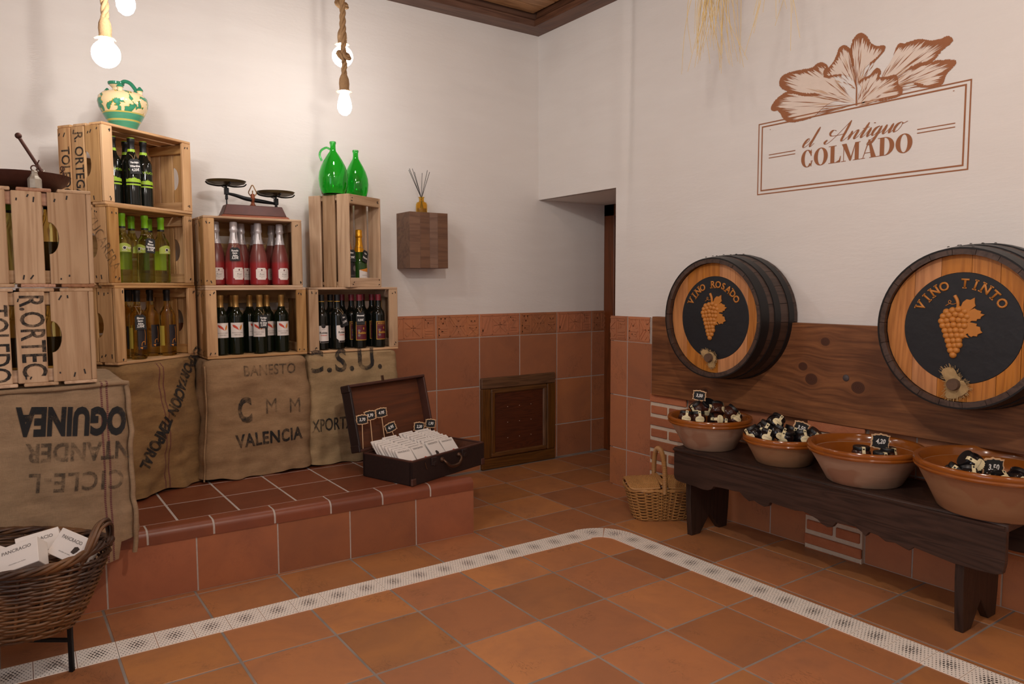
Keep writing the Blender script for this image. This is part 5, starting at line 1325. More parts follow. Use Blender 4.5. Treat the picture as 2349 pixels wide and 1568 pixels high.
# ================================================================== BENCH WITH BOWLS
bn = thing('wooden_bench', 'long black stained bench with scalloped apron under the barrels', 'bench', (0, 0, 0))
bm = bmesh.new(); box_bm(bm, (-0.2325, -2.385, 0.4285), (0.355, 1.49, 0.025))
es = [e for e in bm.edges if all(v.co.x < -0.4 for v in e.verts) or all(v.co.y > -1.65 for v in e.verts)]
bmesh.ops.bevel(bm, geom=es, offset=0.009, segments=3, affect='EDGES')
obj('seat', finish(bm, 'seat', angle=50), M_bench, bn)
ap = [(1.648, .416), (1.648, .30), (1.653, .283), (1.668, .274), (1.70, .272), (1.77, .270), (1.83, .265), (1.862, .268), (1.885, .278), (1.898, .294), (1.95, .298), (2.02, .300), (2.045, .303), (2.07, .284), (2.097, .272), (2.122, .281), (2.150, .272), (2.178, .266), (2.198, .274), (2.207, .293), (2.26, .291), (2.33, .288), (2.368, .294), (2.40, .288), (2.435, .277), (2.455, .263), (2.48, .256), (2.500, .262), (2.516, .285), (2.56, .288), (2.60, .290), (2.625, .276), (2.640, .264), (2.655, .284), (2.69, .281), (2.72, .266), (2.755, .271), (2.785, .262), (2.808, .257), (2.826, .274), (2.88, .268), (2.96, .257), (3.04, .256), (3.10, .260), (3.118, .268), (3.124, .30), (3.124, .416)]
me = prism('apron', [(-y, z) for y, z in ap], 0.024, 0.0015)
for v in me.vertices: v.co = Vector((-0.389+v.co.z, v.co.x, v.co.y))
obj('apron', me, M_bench, bn)
me2 = me.copy()
for v in me2.vertices: v.co.x += 0.31
obj('apron', me2, M_bench, bn, label='rear scalloped apron')
for y, x0, x1 in ((-1.715, -0.366, -0.075), (-2.975, -0.376, -0.090)):
    xm = (x0+x1)/2
    pts = [(x0+.012, 0.004), (x0+.072, 0.004), (x0+.092, 0.03), (xm, .095), (x1-.092, .03), (x1-.07, .004), (x1-.012, .004), (x1-.004, .10), (x1+.004, .2), (x1, .416), (x0, .416), (x0-.004, .2), (x0+.004, .08)]
    me = prism('leg', pts, 0.030, 0.002)
    for v in me.vertices: v.co = Vector((v.co.x, v.co.z, v.co.y))
    obj('leg', me, M_benchx, bn, (0, y, -0.004))
def mk_clay(name, c1, c2, glaze=False):
    g = N(name)
    a = g.noise(g.coord((1, 1, 5)), 7, 4, 0.6); b = g.noise(g.coord((1, 1, 1)), 5, 2)
    col = g.mix(a, lin(c1), lin(c2))
    col = g.mix(g.ramp(b, [(0.56, 0.0), (0.60, 0.45)]), col, lin('8a5538' if not glaze else '7a3f14'))
    g.bump(a, 0.15, 0.003)
    return g.done(col, 0.14 if glaze else 0.85)
M_clay = mk_clay('raw_clay', 'b2937c', '9a775f'); M_clay2 = mk_clay('raw_clay_brown', 'a17a58', '8a6242')
M_glaze = mk_clay('amber_glaze', '84450f', '9c5a24', True)
TOPZ = 0.4412
def bowl(label, x, y, rb, rr_, h, mat, rim_h=0.033):
    o = thing('clay_bowl', label, 'bowl', (x, y, TOPZ), 0, 'clay bowls on the bench')
    hb = h-rim_h
    obj('body', lathe('bowl', [(0, 0.001), (rb-.006, 0), (rb, 0.004), (rb+(rr_-.014-rb)*.5, hb*.52), (rr_-.012, hb), (rr_-.03, hb), (rb+(rr_-.036-rb)*.5, hb*.56), (rb-.012, 0.012), (0, 0.010)], 64), mat, o)
    obj('rim', lathe('rim', [(rr_-.014, hb-.003), (rr_-.004, hb), (rr_-.001, hb+.006), (rr_-.003, hb+.012), (rr_, hb+.017), (rr_, h-.008), (rr_-.004, h-.001), (rr_-.010, h), (rr_-.018, h-.003), (rr_-.024, h-.012), (rr_-.029, hb)], 64), M_glaze, o)
    obj('glazed_inside', lathe('inside', [(rr_-.026, hb+.003), (rr_-.0315, hb-.002), (rb+(rr_-.041-rb)*.5, hb*.56+.002), (rb-.015, 0.0135), (0, 0.0115)], 64), M_glaze, o)
    return o
bowl('leftmost clay bowl on the bench, heaped with brown jars', -0.262, -1.752, 0.124, 0.205, 0.158, M_clay)
bowl('smallest clay bowl, second from the left, heaped with black jars', -0.241, -2.158, 0.118, 0.178, 0.128, M_clay2)
bowl('pale stained clay bowl with three jars, third from the left', -0.251, -2.543, 0.142, 0.222, 0.155, M_clay)
bowl('largest clay bowl at the right end of the bench', -0.249, -3.025, 0.180, 0.262, 0.178, M_clay2)
# jars
J_brown = glassy('brown_preserve', (0.045, 0.014, 0.009), 0.06); J_black = glassy('black_preserve', (0.008, 0.006, 0.007), 0.06)
def mk_jar(mat):
    o = thing('preserve_jar', 'jar', 'jar')
    r, h = 0.0375, 0.062
    obj('glass', lathe('jar', [(0, 0.002), (r*.78, 0), (r*.9, .004), (r, .018), (r, .032), (r*.93, .043), (r*.8, .049), (0, .049)], 26), mat, o)
    obj('lid', lathe('lid', [(r*.80, .047), (r*.86, .048), (r*.87, .059), (r*.82, .062), (r*.72, .0615), (0, .0605)], 26), K_capblk, o)
    pts = [(-.022, .012)]+[(-.022+.044*k/12, .008+.003*(k % 2)-.004*math.sin(PI*k/12)) for k in range(1, 12)]+[(.022, .012), (.024, .022), (.020, .031), (.008, .036), (-.008, .036), (-.020, .031), (-.024, .022)]
    lb = obj('label', wrapm(flat(pts), r+.0006), K_cream, o)
    obj('lettering', wrapm(txt('La Extremeña', .0062, 0, .023, .0003, shear=.3), r+.0006), K_grey, lb)
    bm = bmesh.new()
    pr = [(-(r+.0005), .035), (-(r*.94+.001), .0435), (-(r*.89), .050), (-(r*.89), .060), (-(r*.82), .0632), (-(r*.45), .0625)]
    vs = [[bm.verts.new((sx*.0065, y, z)) for sx in (-1, 1)] for y, z in pr]
    for a, b in zip(vs, vs[1:]): bm.faces.new((a[0], a[1], b[1], b[0]))
    t_ = obj('seal_tab', finish(bm, 'tab'), K_cream, o)
    obj('tab_mark', boxes('tm', [((0, -(r*.89)-.0004, .055), (.006, .0006, .006))]), K_black, t_)
    return o
JP = {}
def jar(kind, label, loc, rz, tilt, roll, group):
    if kind not in JP: o = JP[kind] = mk_jar(J_brown if kind == 'b' else J_black)
    else: o = dup(JP[kind])
    o['label'] = label; o['group'] = group
    o.rotation_euler = (Matrix.Rotation(R(rz), 3, 'Z') @ Matrix.Rotation(R(-tilt), 3, 'X') @ Matrix.Rotation(R(roll), 3, 'Y')).to_euler()
    o.location = Vector(loc)-o.rotation_euler.to_matrix() @ Vector((0, 0, 0.03))
    return o
CR = -35
for (px, py, pz, rz, ti, ro, wh) in ((-.345, -1.672, .583, CR-8, 20, 8, 'at the front left rim'), (-.300, -1.712, .584, CR, 15, 0, 'front centre under the price pick'), (-.236, -1.768, .578, CR+5, 12, -85, 'lying on its side at the front right'), (-.175, -1.808, .612, CR+30, -25, 40, 'leaning at the right'), (-.222, -1.762, .628, CR+60, 10, 35, 'on top right of the heap'), (-.280, -1.690, .628, CR-40, -20, -30, 'on top left of the heap'), (-.245, -1.722, .637, CR, -35, 10, 'topmost at the back'), (-.160, -1.820, .575, CR+20, 30, 40, 'showing its lid at the right rim'), (-.200, -1.790, .545, CR, 20, 10, 'low between the others')):
    jar('b', 'brown jar %s of the leftmost bowl' % wh, (px, py, pz), rz, ti, ro, 'brown jars in the leftmost bowl')
for (px, py, pz, rz, ti, ro, wh) in ((-.350, -2.075, .572, CR-50, -10, -35, 'at the left rim'), (-.322, -2.122, .560, CR-5, 18, 25, 'front left'), (-.262, -2.128, .622, CR+5, 20, 45, 'topmost'), (-.298, -2.098, .592, CR-20, 0, 30, 'behind the left ones'), (-.275, -2.150, .583, CR+10, -10, 30, 'in the middle'), (-.255, -2.180, .562, CR-45, -5, 12, 'front centre, turned away'), (-.195, -2.220, .558, CR+5, 15, 0, 'front right facing out'), (-.145, -2.240, .562, CR-20, -10, 40, 'at the right rim'), (-.200, -2.165, .570, CR, 0, 20, 'at the back')):
    jar('k', 'black jar %s of the smallest bowl' % wh, (px, py, pz), rz, ti, ro, 'black jars in the smallest bowl')
for (px, py, pz, rz, wh) in ((-.262, -2.535, .553, CR-10, 'left'), (-.236, -2.606, .540, CR, 'front'), (-.170, -2.595, .546, CR+30, 'right')):
    jar('b', 'dark jar standing upright in the third bowl, %s of the three' % wh, (px, py, pz), rz, 0, 0, 'upright jars in the third bowl')
for (px, py, pz, rz, ti, ro, wh) in ((-.318, -2.972, .610, CR, 10, -55, 'topmost, tipped left'), (-.372, -2.938, .570, CR-50, 15, 30, 'at the left'), (-.340, -2.975, .568, CR-5, 22, 10, 'front left facing out'), (-.268, -3.050, .545, CR+10, 50, 20, 'showing its lid under the price pick'), (-.190, -3.072, .552, CR+15, 10, 40, 'at the right'), (-.250, -3.000, .555, CR, 0, 60, 'lying in the middle')):
    jar('k', 'black jar %s in the largest bowl' % wh, (px, py, pz), rz, ti, ro, 'black jars in the largest bowl')
pick('chalkboard pick marked 3,50 in the leftmost bowl', '3,50', (-.285, -1.693, .605), R(CR-25), 0, .10, .066, sc_=1.35)
pick('tilted chalkboard pick marked 3,50 in the smallest bowl', '3,50', (-.205, -2.192, .525), R(CR), 0, .32, .052, sc_=1.5)
pick('chalkboard pick marked 4,20 in the third bowl', '4,20', (-.204, -2.576, .536), R(CR), -.05, .10, .042, sc_=1.6)
pick('chalkboard pick marked 3,50 in the largest bowl', '3,50', (-.262, -3.022, .505), R(CR+5), -.1, .05, .05, sc_=1.75)

# ================================================================== BASKETS
def mk_wicker(name, c1, c2, dark):
    g = N(name)
    a = g.noise(g.coord((1, 1, 1), rand=False), 22, 3); b = g.noise(g.coord((1, 1, 1), rand=False), 6, 3)
    col = g.mix(a, lin(c1), lin(c2)); col = g.mix(g.ramp(b, [(0.45, 0.0), (0.62, 0.8)]), col, lin(dark))
    return g.done(col, 0.5)
M_wick = mk_wicker('honey_wicker', 'c39258', 'a37441', 'a97b48'); M_wickd = mk_wicker('dark_wicker', '4a3122', '2c1c14', '77502c')
def weave(perim, stakes, rows, z0, z1, r, amp, seed=0, jitter=0.0, nper=3):
    """horizontal weavers running in and out of the stakes; perim(a, t) -> point, normal"""
    rr_ = random.Random(seed); lst = []
    for k in range(rows):
        t = (k+0.5)/rows; pts = []
        n_ = stakes*nper; jz = rr_.uniform(-jitter, jitter)
        for i in range(n_):
            a = 2*PI*i/n_
            p_, nn = perim(a, t); s_ = math.cos(PI*i/nper+PI*(k % 2))
            pts.append(p_+nn*amp*s_+Vector((0, 0, z0+(z1-z0)*t+jz+jitter*.6*math.sin(a*3+k))))
        lst.append((pts, r*rr_.uniform(.85, 1.15), 5, True))
    return lst
# picnic basket
def rrect(a, hx, hy, p=5.0):
    c, s_ = math.cos(a), math.sin(a)
    k = (abs(c/hx)**p+abs(s_/hy)**p)**(-1/p)
    return Vector((k*c, k*s_, 0))
def per_pic(a, t):
    p_ = rrect(a, 0.135+0.045*t, 0.088+0.030*t); q = rrect(a+.02, 0.135+0.045*t, 0.088+0.030*t)-p_
    return p_, Vector((q.y, -q.x, 0)).normalized()
pb = thing('picnic_basket', 'honey wicker picnic basket with lidded top and arched handle beside the bench', 'basket', (-0.255, -1.412, 0.002), R(-33))
obj('woven_side', tubes('wv', weave(per_pic, 26, 20, 0.004, 0.168, 0.0032, 0.0075, 2)), M_wick, pb)['kind'] = 'stuff'
sk = []
for k in range(30):
    a = 2*PI*(k+0.0)/30; pt = []
    for t in (0, .5, 1):
        p_, nn = per_pic(a, t); pt.append(p_+Vector((0, 0, 0.002+.166*t)))
    sk.append((pt, 0.0032, 5))
obj('stakes', tubes('sk', sk), M_wick, pb)['kind'] = 'stuff'
obj('base', prism('bs', [(p_.x, p_.y) for p_ in [rrect(2*PI*k/40, .132, .085) for k in range(40)]], .006, z0=0.0), M_wick, pb)
obj('rim', tubes('rm', [([rrect(2*PI*k/60, .184, .120)+Vector((0, 0, .170+.004*math.cos(k*PI/2+ph))) for k in range(60)], .0055, 6, True) for ph in (0, PI)]), M_wick, pb)
for sx in (-1, 1):
    ls = []; N_ = 26
    for k in range(N_):      # weavers across the lid half
        u_ = 0.024+(0.176-0.024)*k/(N_-1); pts = []
        yl_ = 0.116*(1 if u_ < .15 else (1-((u_-.15)/.04)**2*.35))
        for i in range(25):
            v_ = -1+2*i/24
            pts.append(Vector((sx*u_, v_*yl_, .182+.030*(1-abs(v_)**2.2)*(1-.25*(u_/.18)**2)+.0028*math.cos(PI*i/1.5+PI*(k % 2)))))
        ls.append((pts, .0034, 5))
    for v_ in [-.96+.12*i for i in range(17)]:
        ls.append(([Vector((sx*u_, v_*.116*(1 if u_ < .15 else .95), .182+.030*(1-abs(v_)**2.2)*(1-.25*(u_/.18)**2))) for u_ in (.02, .06, .1, .14, .176)], .0030, 5))
    lo = obj('lid', tubes('lid', ls), M_wick, pb); lo['kind'] = 'stuff'
    edge = [Vector((sx*.022, -.116, .184)), Vector((sx*.10, -.118, .180)), Vector((sx*.165, -.112, .180)), Vector((sx*.180, -.07, .192)), Vector((sx*.182, 0, .204)), Vector((sx*.180, .07, .192)), Vector((sx*.165, .112, .180)), Vector((sx*.10, .118, .180)), Vector((sx*.022, .116, .184))]
    obj('lid_edge', tubes('le', [(catmull(edge, 5), .005, 6)]), M_wick, pb)
obj('centre_bar', boxes('cb', [((0, 0, .200), (.034, .216, .016))], .006), M_wick, pb)
hp = catmull([(0, -.124, .155), (0, -.124, .24), (0, -.104, .31), (0, -.06, .352), (0, 0, .364), (0, .06, .352), (0, .104, .31), (0, .124, .24), (0, .124, .155)], 8)
obj('handle', tubes('hd', [(hp, .0105, 10)]), M_wick, pb)
wr_ = []
for k in range(len(hp)*2-2):
    p_ = hp[k//2].lerp(hp[k//2+1], (k % 2)*.5); tn = (hp[min(k//2+1, len(hp)-1)]-hp[k//2]).normalized(); u_ = Vector((1, 0, 0)); w_ = tn.cross(u_)
    wr_.append(([p_+(u_*math.cos(a)+w_*math.sin(a))*.0115 for a in [2*PI*i/10 for i in range(10)]], .0022, 4, True))
obj('handle_wrapping', tubes('hw', wr_), M_wick, pb)['kind'] = 'stuff'
# dark oval basket on an iron stand
BC = (-3.185, -1.375); BA = R(-35.1)
def per_d(a, t):
    A_, B_ = 0.235+0.115*t**.8, 0.140+0.070*t**.8
    p_ = Vector((A_*math.cos(a), B_*math.sin(a), 0)); return p_, Vector((math.cos(a)/A_, math.sin(a)/B_, 0)).normalized()
db = thing('wicker_basket', 'dark brown oval wicker basket of white cartons at the lower left edge', 'basket', (BC[0], BC[1], 0.175), BA)
obj('woven_side', tubes('wv', weave(per_d, 26, 30, 0.006, 0.235, 0.0042, 0.0058, 4, 0.0025)), M_wickd, db)['kind'] = 'stuff'
obj('stakes', tubes('sk', [([per_d(2*PI*k/26, t)[0]+Vector((0, 0, .004+.232*t)) for t in (0, .3, .6, 1)], .005, 6) for k in range(26)]), M_wickd, db)['kind'] = 'stuff'
obj('base', prism('bs', [(.23*math.cos(2*PI*k/40), .136*math.sin(2*PI*k/40)) for k in range(40)], .008, z0=0.0), M_wickd, db)
obj('braided_rim', tubes('rm', [([Vector(((.352+.009*math.cos(k*.55+ph))*math.cos(2*PI*k/110), (.212+.009*math.cos(k*.55+ph))*math.sin(2*PI*k/110), .242+.009*math.sin(k*.55+ph)+.03*math.cos(2*PI*k/110)**8)) for k in range(110)], .0062, 6, True) for ph in (0, PI/2, PI, 3*PI/2)]), M_wickd, db)
for sx in (1, -1):
    obj('handle', tubes('hd', [(catmull([(sx*.325, -.075+dy, .235), (sx*(.345+o_), -.060+dy, .285), (sx*(.350+o_), -.02, .335+dz), (sx*(.350+o_), .03, .338+dz), (sx*(.340+o_), .068-dy, .290), (sx*.325, .085-dy, .235)], 6), .0062, 6) for dy, dz, o_ in ((0, 0, 0), (.010, -.012, .006), (.004, -.005, -.010))]), M_wickd, db)
sd = thing('iron_stand', 'black iron stand carrying the dark wicker basket', 'stand', (BC[0], BC[1], 0.0), BA)
for lx, ly in ((0.195, 0.060), (-0.195, 0.060), (0.0, -0.110)):
    obj('leg', boxm(0.014, 0.014, 0.225, 0.002), M_black, sd, (lx, ly, 0.1125))
obj('ring', boxes('rg', [((0, 0.060, 0.164), (0.40, 0.010, 0.020)), ], .001), M_black, sd)
obj('cross_bar', boxes('cb', [((0, -0.025, 0.1635), (0.012, 0.17, 0.016))], .001), M_black, sd)
obj('cross_bar', boxes('cb', [((0, 0.060, 0.105), (0.385, 0.010, 0.012))], .001), M_black, sd)
ct = boxm(0.122, 0.062, 0.085, .0015); cf = join('cf', [txt('PANCRACIO', .015, 0, .020, 0, bold=.0003), txt('chocolate con leche', .006, 0, -.022, 0)])
for (px, py, pz, rx, ry, rz, wh) in ((0.228, 0.055, 0.235, 55, 12, -20, 'rightmost carton with a cocoa picture'), (0.105, -0.015, 0.228, 50, -18, 15, 'middle carton lying tilted'), (0.085, 0.105, 0.222, 60, -10, 30, 'carton at the back left'), (-0.035, 0.015, 0.215, 40, 10, -10, 'carton cut by the picture edge')):
    o = thing('chocolate_carton', 'white %s in the dark wicker basket' % wh, 'carton', (0, 0, 0), 0, 'white cartons in the dark basket')
    mx = Matrix.Translation(db.location) @ Matrix.Rotation(BA, 4, 'Z') @ Matrix.Translation((px, py, pz)) @ Matrix.Rotation(R(rz), 4, 'Z') @ Matrix.Rotation(R(ry), 4, 'Y') @ Matrix.Rotation(R(rx-90), 4, 'X')
    o.location = mx.to_translation(); o.rotation_euler = mx.to_euler()
    obj('carton', ct, M_pack, o); obj('lettering', cf, K_grey, o, (0, -0.0315, 0), (PI/2, 0, 0))
    if wh.startswith('right'): obj('picture', flat([(-.01, -.014), (.004, -.016), (.012, -.006), (.016, .004), (.004, .008), (-.006, .004)]), M_choc, o, (0.03, -0.0317, 0), (PI/2, 0, 0))

# ================================================================== DRIED GRASS HANGING FROM THE CEILING
dg_ = thing('dried_grass_bunch', 'bunch of dry straw hanging down at the top of the picture', 'dried grass', (-0.60, -2.08, 2.94))
M_straw = plain('dry_straw', 'd8bd83', 0.6, var=0.2, scale=20)
r_ = random.Random(21); ls = []
for k in range(90):
    if k < 74: y0, ze = r_.gauss(0.06, .045), -r_.uniform(.45, .80)
    else: y0, ze = r_.gauss(-.26, .05), -r_.uniform(.50, .80)
    x0 = r_.gauss(0, .04); b1, b2 = r_.gauss(0, .05), r_.gauss(0, .05)
    ls.append((catmull([(x0*.2, y0*.35-.04, 0), (x0*.6, y0*.7-.02, ze*.35), (x0+b2*.3, y0+b1*.4, ze*.72), (x0+b2, y0+b1, ze)], 5), [.0019*(1-.6*i/15) for i in range(16)], 4))
obj('straws', tubes('straw', ls), M_straw, dg_)['kind'] = 'stuff'
obj('tie', tubes('tie', [([(0.03*math.cos(a), -.04+.045*math.sin(a), -.03) for a in [2*PI*i/16 for i in range(16)]], .004, 6, True)]), M_rope, dg_)

# ================================================================== PAINTED SIGN ON THE RIGHT WALL
SIGN = {
  'L1': [[-2.304,2.041],[-2.262,2.074],[-2.212,2.091],[-2.14,2.116],[-2.065,2.125],[-2.018,2.142],[-1.971,2.16],[-1.931,2.15],[-1.899,2.132],[-1.877,2.105],[-1.892,2.09],[-1.913,2.088],[-1.934,2.066],[-1.942,2.051],[-1.967,2.026],[-2.014,2.015],[-2.068,2.017],[-2.113,2.022],[-2.142,2.043],[-2.185,2.064],[-2.234,2.064]],
  'L2': [[-2.307,2.049],[-2.275,2.081],[-2.239,2.121],[-2.217,2.151],[-2.199,2.181],[-2.159,2.193],[-2.155,2.217],[-2.165,2.234],[-2.139,2.254],[-2.113,2.253],[-2.091,2.242],[-2.031,2.246],[-1.968,2.247],[-1.929,2.236],[-1.922,2.21],[-1.938,2.186],[-1.987,2.16],[-2.049,2.135],[-2.14,2.116],[-2.212,2.091],[-2.262,2.074]],
  'L3': [[-2.312,2.105],[-2.301,2.133],[-2.279,2.16],[-2.237,2.179],[-2.195,2.185],[-2.155,2.192],[-2.173,2.22],[-2.2,2.245],[-2.217,2.273],[-2.227,2.299],[-2.247,2.303],[-2.265,2.289],[-2.279,2.27],[-2.287,2.224],[-2.296,2.171]],
  'L4': [[-2.314,2.13],[-2.302,2.183],[-2.291,2.223],[-2.282,2.275],[-2.291,2.317],[-2.314,2.336],[-2.331,2.332],[-2.351,2.313],[-2.372,2.28],[-2.401,2.26],[-2.432,2.254],[-2.428,2.235],[-2.397,2.209],[-2.365,2.193],[-2.336,2.168],[-2.324,2.14]],
  'L5': [[-2.321,2.028],[-2.326,2.077],[-2.335,2.1],[-2.324,2.127],[-2.347,2.141],[-2.373,2.144],[-2.392,2.161],[-2.408,2.167],[-2.418,2.149],[-2.412,2.129],[-2.45,2.12],[-2.488,2.118],[-2.498,2.077],[-2.514,2.061],[-2.512,2.038],[-2.485,2.031],[-2.441,2.028],[-2.397,2.031],[-2.351,2.025]],
  'L6': [[-2.425,2.135],[-2.449,2.166],[-2.472,2.203],[-2.495,2.244],[-2.52,2.238],[-2.532,2.241],[-2.561,2.242],[-2.59,2.237],[-2.625,2.222],[-2.659,2.218],[-2.687,2.222],[-2.705,2.209],[-2.699,2.197],[-2.672,2.181],[-2.639,2.149],[-2.617,2.143],[-2.571,2.143],[-2.524,2.13],[-2.488,2.115],[-2.451,2.111]],
  'L7': [[-2.489,2.091],[-2.524,2.124],[-2.583,2.137],[-2.64,2.138],[-2.685,2.131],[-2.721,2.119],[-2.713,2.103],[-2.692,2.085],[-2.682,2.065],[-2.677,2.049],[-2.661,2.041],[-2.615,2.045],[-2.586,2.06],[-2.544,2.079],[-2.501,2.079]],
  'stem': [[-2.311,2.03],[-2.319,2.028],[-2.316,2.104],[-2.302,2.183],[-2.295,2.235],[-2.292,2.235],[-2.298,2.184],[-2.31,2.105]],
  'BL1': [-2.311,2.035],
  'BL2': [-2.31,2.042],
  'BL3': [-2.312,2.099],
  'BL4': [-2.316,2.104],
  'BL5': [-2.321,2.026],
  'BL6': [-2.395,2.075],
  'BL7': [-2.415,2.058],
}

M_sign = plain('sign_brown_paint', '9a623f', 0.75, var=0.12, scale=25)
M_signl = plain('sign_pale_wash', 'e3d3c6', 0.75, var=0.05); M_signm = plain('sign_tan_wash', 'cfae93', 0.75, var=0.08)
sg = thing('painted_sign', 'brown painted sign with leaves and framed lettering high on the right wall', 'sign', (0, 0, 0))
def polys(lst, x):
    """flat painted patches on the wall: polygons of (y, z) at depth x"""
    bm = bmesh.new()
    for i_, pl_ in enumerate(lst):
        try: bm.faces.new([bm.verts.new((x-i_*1.2e-6, y, z)) for y, z in pl_])
        except ValueError: pass
    me = bpy.data.meshes.new('paint'); bm.to_mesh(me); bm.free(); return me
def stroke(pts, widths):
    """ribbon along 2D pts"""
    out = []; L, Rr = [], []
    for i, p_ in enumerate(pts):
        a, b = pts[max(0, i-1)], pts[min(len(pts)-1, i+1)]
        d = Vector((b[0]-a[0], b[1]-a[1])); d = d.normalized() if d.length > 1e-9 else Vector((1, 0))
        n_ = Vector((-d.y, d.x))*widths[i]/2
        L.append((p_[0]+n_.x, p_[1]+n_.y)); Rr.append((p_[0]-n_.x, p_[1]-n_.y))
    for i in range(len(pts)-1): out.append([L[i], L[i+1], Rr[i+1], Rr[i]])
    return out
XS = -0.0012
def frame(y0, y1, z0, z1, w):
    return [[(y0, z1), (y1, z1), (y1, z1-w), (y0, z1-w)], [(y0, z0), (y1, z0), (y1, z0+w), (y0, z0+w)], [(y0, z0), (y0, z1), (y0-w, z1), (y0-w, z0)], [(y1, z0), (y1, z1), (y1+w, z1), (y1+w, z0)]]
obj('border_outer', polys(frame(-1.808, -2.783, 1.690, 2.038, 0.0055), XS), M_sign, sg)
obj('border_inner', polys(frame(-1.827, -2.765, 1.707, 2.023, 0.0065), XS), M_sign, sg)
obj('dashes', polys([[(a, z), (b, z), (b, z+.004), (a, z+.004)] for a, b in ((-1.871, -2.017), (-2.581, -2.728)) for z in (1.862, 1.877)]+[[(y, z), (y-.004, z+.002), (y-.008, z), (y-.004, z-.002)] for y, z in ((-1.872, 2.0), (-2.713, 2.006))], XS), M_sign, sg)
# leaves
rl = random.Random(4)
for key in ('L1', 'L2', 'L3', 'L4', 'L5', 'L6', 'L7'):
    O = [(p_.x, p_.y) for p_ in catmull([(y, z, 0) for y, z in SIGN[key]], 4, True)]; B_ = SIGN['B'+key]
    lf = obj('leaf', polys([O], XS+.0003), M_signl, sg)
    ds = [math.hypot(p_[0]-B_[0], p_[1]-B_[1]) for p_ in O]; dm = max(ds); st_, tan_ = [], []
    for i, p_ in enumerate(O):
        q = O[(i+1) % len(O)]
        st_.append([(p_[0], p_[1]), (q[0], q[1]), (q[0]+(B_[0]-q[0])*.018, q[1]+(B_[1]-q[1])*.018), (p_[0]+(B_[0]-p_[0])*.018, p_[1]+(B_[1]-p_[1])*.018)])
        far = ds[i]/dm
        if far > .5:
            for m_ in range(4):
                f = rl.random(); px, py = p_[0]+(q[0]-p_[0])*f, p_[1]+(q[1]-p_[1])*f
                L_ = rl.uniform(.04, .13)+(.16*rl.random() if rl.random() < .25 else 0)
                ex, ey = px+(B_[0]-px)*L_, py+(B_[1]-py)*L_
                w_ = rl.uniform(.0025, .006); t_ = Vector((B_[0]-px, B_[1]-py)).normalized(); n_ = Vector((-t_.y, t_.x))*w_
                st_.append([(px+n_.x, py+n_.y), (ex, ey), (px-n_.x, py-n_.y)])
    for m_ in range(46):
        i = rl.randrange(len(O)); p_ = O[i]
        if ds[i] < .45*dm: continue
        f0, f1 = rl.uniform(.03, .5), 0; f1 = f0+rl.uniform(.12, .42)
        if f1 > .95: f1 = .95
        ax, ay = B_[0]+(p_[0]-B_[0])*f0, B_[1]+(p_[1]-B_[1])*f0; bx, by = B_[0]+(p_[0]-B_[0])*f1, B_[1]+(p_[1]-B_[1])*f1
        t_ = Vector((bx-ax, by-ay)).normalized(); n_ = Vector((-t_.y, t_.x))*rl.uniform(.0007, .0022); mx_, my_ = (ax+bx)/2, (ay+by)/2
        (st_ if m_ % 3 else tan_).append([(ax, ay), (mx_+n_.x*(1 if m_ % 3 else 2.5), my_+n_.y*(1 if m_ % 3 else 2.5)), (bx, by), (mx_-n_.x, my_-n_.y)])
    obj('leaf_wash', polys(tan_, XS), M_signm, lf); obj('leaf_ink', polys(st_, XS-.0003), M_sign, lf)
obj('leaf_stem', polys([SIGN['stem']], XS-.0004), M_sign, sg)
# copperplate line: centre lines, pen thick on down strokes
GL = {
 'e': (.72, [[(0, .35), (.25, .5), (.5, .75), (.45, 1.0), (.28, 1.02), (.1, .8), (.02, .45), (.08, .12), (.28, 0), (.5, .12), (.72, .35)]]),
 'l': (.75, [[(0, .35), (.25, 1.2), (.42, 2.25)], [(.42, 2.25), (.34, 1.4), (.28, .3), (.36, .02), (.5, .02), (.75, .35)]]),
 'A': (1.55, [[(-.35, .42), (-.5, .12), (-.3, -.06), (0, .15), (.45, .95), (1.05, 2.3)], [(1.05, 2.3), (1.07, 1.3), (1.08, .25), (1.16, 0), (1.32, .05), (1.5, .32)], [(.1, 1.35), (-.25, 1.5), (-.42, 1.2), (-.2, .85), (.3, .78), (.8, .8), (1.2, .92)]]),
 'n': (1.05, [[(0, .3), (.18, .95)], [(.18, 1.0), (.22, .6), (.2, 0)], [(.2, 0), (.36, .62), (.56, 1.0)], [(.56, 1.0), (.72, .95), (.72, .5), (.72, .12), (.84, 0), (1.05, .3)]]),
 't': (.6, [[(0, .35), (.2, 1.0), (.34, 1.65)], [(.34, 1.65), (.3, .8), (.28, .15), (.4, 0), (.6, .3)], [(.02, 1.05), (.62, 1.1)]]),
 'i': (.55, [[(0, .35), (.2, 1.0)], [(.2, 1.0), (.22, .5), (.24, .12), (.35, 0), (.55, .3)], [(.27, 1.52), (.30, 1.42)]]),
 'g': (.82, [[(.55, .85), (.35, 1.0)], [(.35, 1.0), (.12, .8), (.05, .35), (.2, .02), (.42, .25), (.58, .98)], [(.58, .98), (.56, .2), (.5, -.6), (.32, -1.0), (.1, -.9), (.2, -.5), (.82, .3)]]),
 'u': (1.02, [[(0, .3), (.18, 1.0)], [(.18, 1.0), (.2, .5), (.22, .12), (.36, 0), (.55, .35), (.72, 1.0)], [(.72, 1.0), (.72, .5), (.74, .1), (.84, 0), (1.02, .3)]]),
 'o': (.75, [[(.3, 1.0), (.1, .8), (.04, .4), (.18, 0), (.42, .15), (.52, .6), (.42, .95), (.3, 1.0)], [(.46, .9), (.6, .82), (.85, .98)]])}
